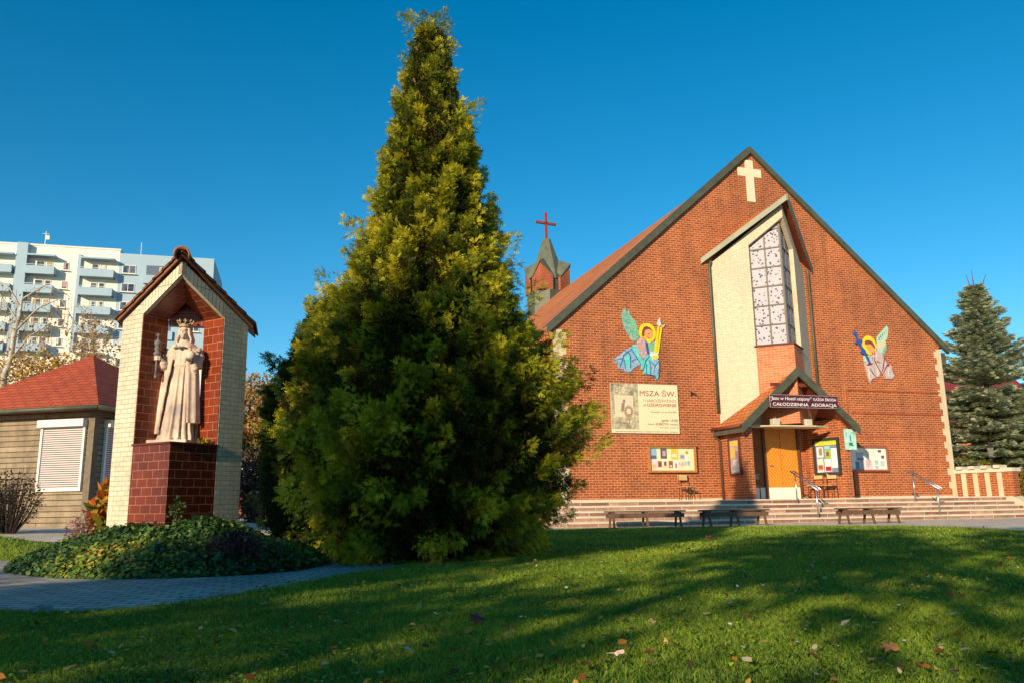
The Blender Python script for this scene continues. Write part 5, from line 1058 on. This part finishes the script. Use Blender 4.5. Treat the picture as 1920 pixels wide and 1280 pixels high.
tree('birch', 'golden leaved tree low behind the kiosk roof at the left edge', 'tree', (-17.5, 30, 0), 6.5, [(-.8, 0, 4.6, 2.0, 1.4, 1.8), (1.6, 0, 4.4, 1.8, 1.3, 1.5), (.3, 0, 5.6, 1.3, 1, 1.0)], 9000, .13, G1, wbk, .12)
tree('weeping_birch', 'tan twiggy weeping birch in front of the tower block', 'tree', (-17.6, 33.5, 0), 8.6, [(0, 0, 7.0, .85, .8, 1.9), (.3, 0, 5.2, 1.1, 1, 1.8)], 3600, .12, [(0, (.30, .20, .12)), (.6, (.50, .34, .2)), (1, (.62, .42, .16))], plain('tan bark', (.45, .36, .26)), .1, 60, 1.6)
tree('autumn_tree', 'tall tan leaved autumn tree just right of the shrine', 'tree', (-13.4, 41, 0), 8.2, [(0, 0, 5.4, 1.9, 1.6, 1.6), (.9, 0, 4.2, 1.6, 1.4, 1.6), (-.7, 0, 4.0, 1.6, 1.4, 1.6), (.2, 0, 6.6, 1.3, 1.1, .9)], 9000, .17, [(0, (.22, .11, .05)), (.5, (.42, .25, .07)), (1, (.60, .42, .12))])
tree('autumn_tree', 'yellow green tree between the shrine and the dark thuja', 'tree', (-10.6, 38, 0), 6, [(0, 0, 4.2, 1.4, 1.3, 1.7), (-.5, 0, 2.8, 1.2, 1.1, 1.2)], 5000, .15, [(0, (.14, .14, .03)), (.5, (.36, .28, .04)), (1, (.55, .42, .08))])
shrub('dark_bush', 'dark bush with pinkish seed heads right of the shrine', (-8.0, 25.2, .0), (.75, .6, 1.25), 3800, .11, [(0, (.02, .025, .012)), (.55, (.05, .05, .022)), (.9, (.16, .10, .08)), (1, (.45, .26, .26))], 'bush', 30, .02)
shrub('grey_bush', 'leafless grey mauve bush beside the dark bush', (-8.6, 30, .0), (1.1, .8, 1.1), 3000, .07, [(0, (.10, .07, .07)), (.6, (.20, .15, .15)), (1, (.30, .22, .2))], 'bush', 60, .015)
an = thing('brick_shed', 'low dark red brick shed behind the bushes right of the shrine', 'shed', (-10.6, 32, 0), R(6)); MB().span((-1.2, 0, 0), (1.2, 2, 1.55)).build('wall', rdl, an); MB().span((-1.35, -.15, 1.55), (1.35, 2.1, 1.68)).build('roof', M['dark'], an)
tree('background_tree', 'dark green tree hidden low behind the conifers', 'tree', (-5.5, 44, 0), 6, [(0, 0, 3.2, 2.2, 1.8, 2.4)], 5000, .18, [(0, (.02, .03, .01)), (1, (.08, .11, .03))])
# spruce right of the church
spm = leafmat('spruce needles', [(0, (.15, .17, .10)), (.4, (.36, .41, .27)), (.75, (.60, .64, .42)), (1, (.74, .74, .50))], .3, .6)
def spruce(label, x, y, h, rbase, group=None, density=1.0):
    t = thing('spruce', label, 'conifer', (x, y, 0), 0, group); tr = MB().tube([(0, 0, 0), (.05, 0, h*.5), (0, 0, h)], [.24, .14, .02], 9); P = []; D = []; S_ = []
    z = .7
    while z < h-.15:
        f_ = 1-(z/h); rr = rbase*(f_**.85)+.10; nbr = int(9+8*f_)
        for k in range(nbr):
            a = 2*math.pi*k/nbr+z*2.4+random.uniform(-.25, .25); L = rr*random.uniform(.55, 1.25); tip = Vector((math.cos(a)*L, math.sin(a)*L, z+L*(.28 if f_ < .45 else .02)-.10*f_)); st_ = Vector((0, 0, z)); mid = st_.lerp(tip, .5)+Vector((0, 0, -.10*L))
            tr.tube([st_, mid, tip], [.03*f_+.01, .02*f_+.006, .004], 4)
            m_ = int((22+52*L)*density)
            for j in range(m_):
                s_ = random.random()**.65; q = (st_*(1-s_)**2+mid*2*s_*(1-s_)+tip*s_**2); wd_ = .30*L*(1-s_)*.9+.05; sd2 = random.uniform(-1, 1)
                P.append((q.x-math.sin(a)*wd_*sd2, q.y+math.cos(a)*wd_*sd2, q.z+random.uniform(-.10, .04))); dd_ = Vector((math.cos(a+sd2*.9), math.sin(a+sd2*.9), random.uniform(-.3, .25))); D.append(tuple(dd_)); S_.append(.13+.11*random.random())
        z += .24+.10*f_
    for dx_, hh in ((0, .7), (-.25, .45), (.55, .4)): tr.tube([(dx_*.3, 0, h-.6), (dx_, 0, h+hh*.6)], [.03, .008], 4)
    tr.build('trunk', bark, t, True); P = np.array(P); D = np.array(D); n = len(P)
    scatter('crown', spray(4, .10, .0, 50), P, rotmats(D, None, RNG.normal(0, .5, n)), np.array(S_), spm, np.clip(RNG.normal(.55, .22, n), 0, 1), t); return t
spruce('tall blue green spruce rising beside the right corner of the church', 18.4, 31.2, 9.1, 3.0, None, 1.6)
spruce('second blue green spruce cut by the right edge of the picture', 22.3, 33.5, 6.6, 3.1, None, 1.1)
rh = thing('red_house', 'orange walled house with dark red roof hidden behind the spruces', 'house', (29, 50, 0), R(18)); MB().span((-5, 0, 0), (6, 8, 5.2)).build('wall', plain('orange render', (.55, .22, .08), (.48, .18, .07)), rh)
MB().prism([(-5.6, -.6, 5.0), (-5.6, 4, 9.6), (-5.6, 8.6, 5.0)], (12.2, 0, 0)).build('roof', plain('dark red roof', (.24, .03, .03), (.18, .025, .025)), rh)
f_ = MB().span((-3.6, -.06, 3.2), (-2.3, 0, 4.5)).build('window', M['white'], rh); MB().span((-3.5, -.08, 3.3), (-2.4, -.061, 4.4)).build('pane', gls, f_)
hd = thing('hedge', 'clipped yellow green thuja hedge behind the parapet', 'hedge', (0, 0, 0)); Nh = 26000
s_ = RNG.random(Nh); hx0, hy0, hx1, hy1 = 15.3, 30.6, 25, 29.2; face = RNG.random(Nh); bx = hx0+(hx1-hx0)*s_; by = hy0+(hy1-hy0)*s_; zz = RNG.random(Nh)*1.85; depth = np.where(face < .6, RNG.normal(0, .05, Nh), RNG.random(Nh)*1.1); zz = np.where(face < .6, zz, 1.85+RNG.normal(0, .05, Nh)+.06*np.sin(bx*2)); P = np.stack([bx, by+depth, zz], 1); D = np.stack([RNG.normal(0, .5, Nh), -np.abs(RNG.normal(.5, .4, Nh)), np.abs(RNG.normal(.6, .4, Nh))], 1)
scatter('foliage', spray(4, .1), P, rotmats(D, None, RNG.random(Nh)*6.28), np.full(Nh, .13), leafmat('hedge leaf', [(0, (.05, .08, .01)), (.5, (.18, .20, .015)), (1, (.36, .30, .02))], .3), RNG.random(Nh), hd); MB().prism([(hx0, hy0+.1, 0), (hx1, hy1+.1, 0), (hx1, hy1+1.0, 0), (hx0, hy0+1.0, 0)], (0, 0, 1.75)).build('inner_mass', flat('dark hedge core', (.02, .03, .01)), hd)
shrub('amber_shrub', 'orange and green shrub at the far right edge beside the steps', (16.95, 26.8, .2), (.5, .5, .70), 3000, .07, [(0, (.06, .10, .02)), (.5, (.22, .20, .02)), (1, (.60, .20, .03))])
lp = thing('street_lamp', 'black park lamp with lantern head behind the parapet', 'lamp', (15.8, 27.05, .2))
MB().tube([(0, 0, 0), (0, 0, 1.75)], .03, 8).lathe([(.06, .0), (.05, .3), (.03, .35)], n=10).build('post', M['dark'], lp, True)
MB().lathe([(.05, 1.75), (.06, 1.78), (.11, 2.02), (.12, 2.04)], n=6).build('lantern_glass', flat('frosted lamp glass', (.16, .16, .15), .3), lp); MB().lathe([(.15, 2.04), (.10, 2.12), (.03, 2.18), (.015, 2.26)], n=6).build('lantern_cap', M['dark'], lp)

# ------------------------------------------------------------------ trees behind the viewer whose shade lies on the lawn
SH = [(0, (.05, .08, .02)), (.6, (.12, .13, .02)), (1, (.35, .25, .04))]
def shade(label, x, y, h, blobs, n):
    tree('park_tree', label, 'tree', (x, y, 0), h, blobs, n, .20, SH, bark, .16, 26, 1.6, .3, 'park trees behind the viewer')
shade('broad park tree furthest left behind the viewer', -13.9, -9.3, 6.2, [(0, 0, 4.2, 1.2, 1.3, 1.9)], 2400)
shade('tall dense park tree in the row behind the viewer, second from the left', -10.4, -9.2, 9.3, [(0, 0, 6.8, 1.5, 1.5, 2.4), (-.1, 0, 4.2, 1.7, 1.3, 1.7)], 9000)
shade('tall park tree in the middle of the row behind the viewer', -6.3, -8.8, 8.9, [(.1, 0, 6.9, 1.2, 1.5, 1.9), (1.1, 0, 5.8, .8, 1.4, 1.1), (-1.3, 0, 4.0, 1.5, 1.3, 1.2)], 5400)
shade('wide park tree right of the middle behind the viewer', -2.9, -9.0, 8.8, [(0, 0, 6.9, 1.5, 1.4, 1.9), (-.4, 0, 4.0, 1.5, 1.3, 1.4)], 4900)
shade('park tree behind the viewer, second from the right', 1.2, -9.4, 8.4, [(0, 0, 6.4, 1.6, 1.5, 1.9), (0, 0, 3.9, 1.6, 1.3, 1.3)], 4000)
shade('small park tree furthest right behind the viewer', 5.4, -9.2, 7.8, [(0, 0, 5.0, 1.6, 1.5, 2.6)], 4000)
# bay windows are parts of the church, not things of their own
for o in w_:
    for k in ('label', 'category'):
        if k in o: del o[k]
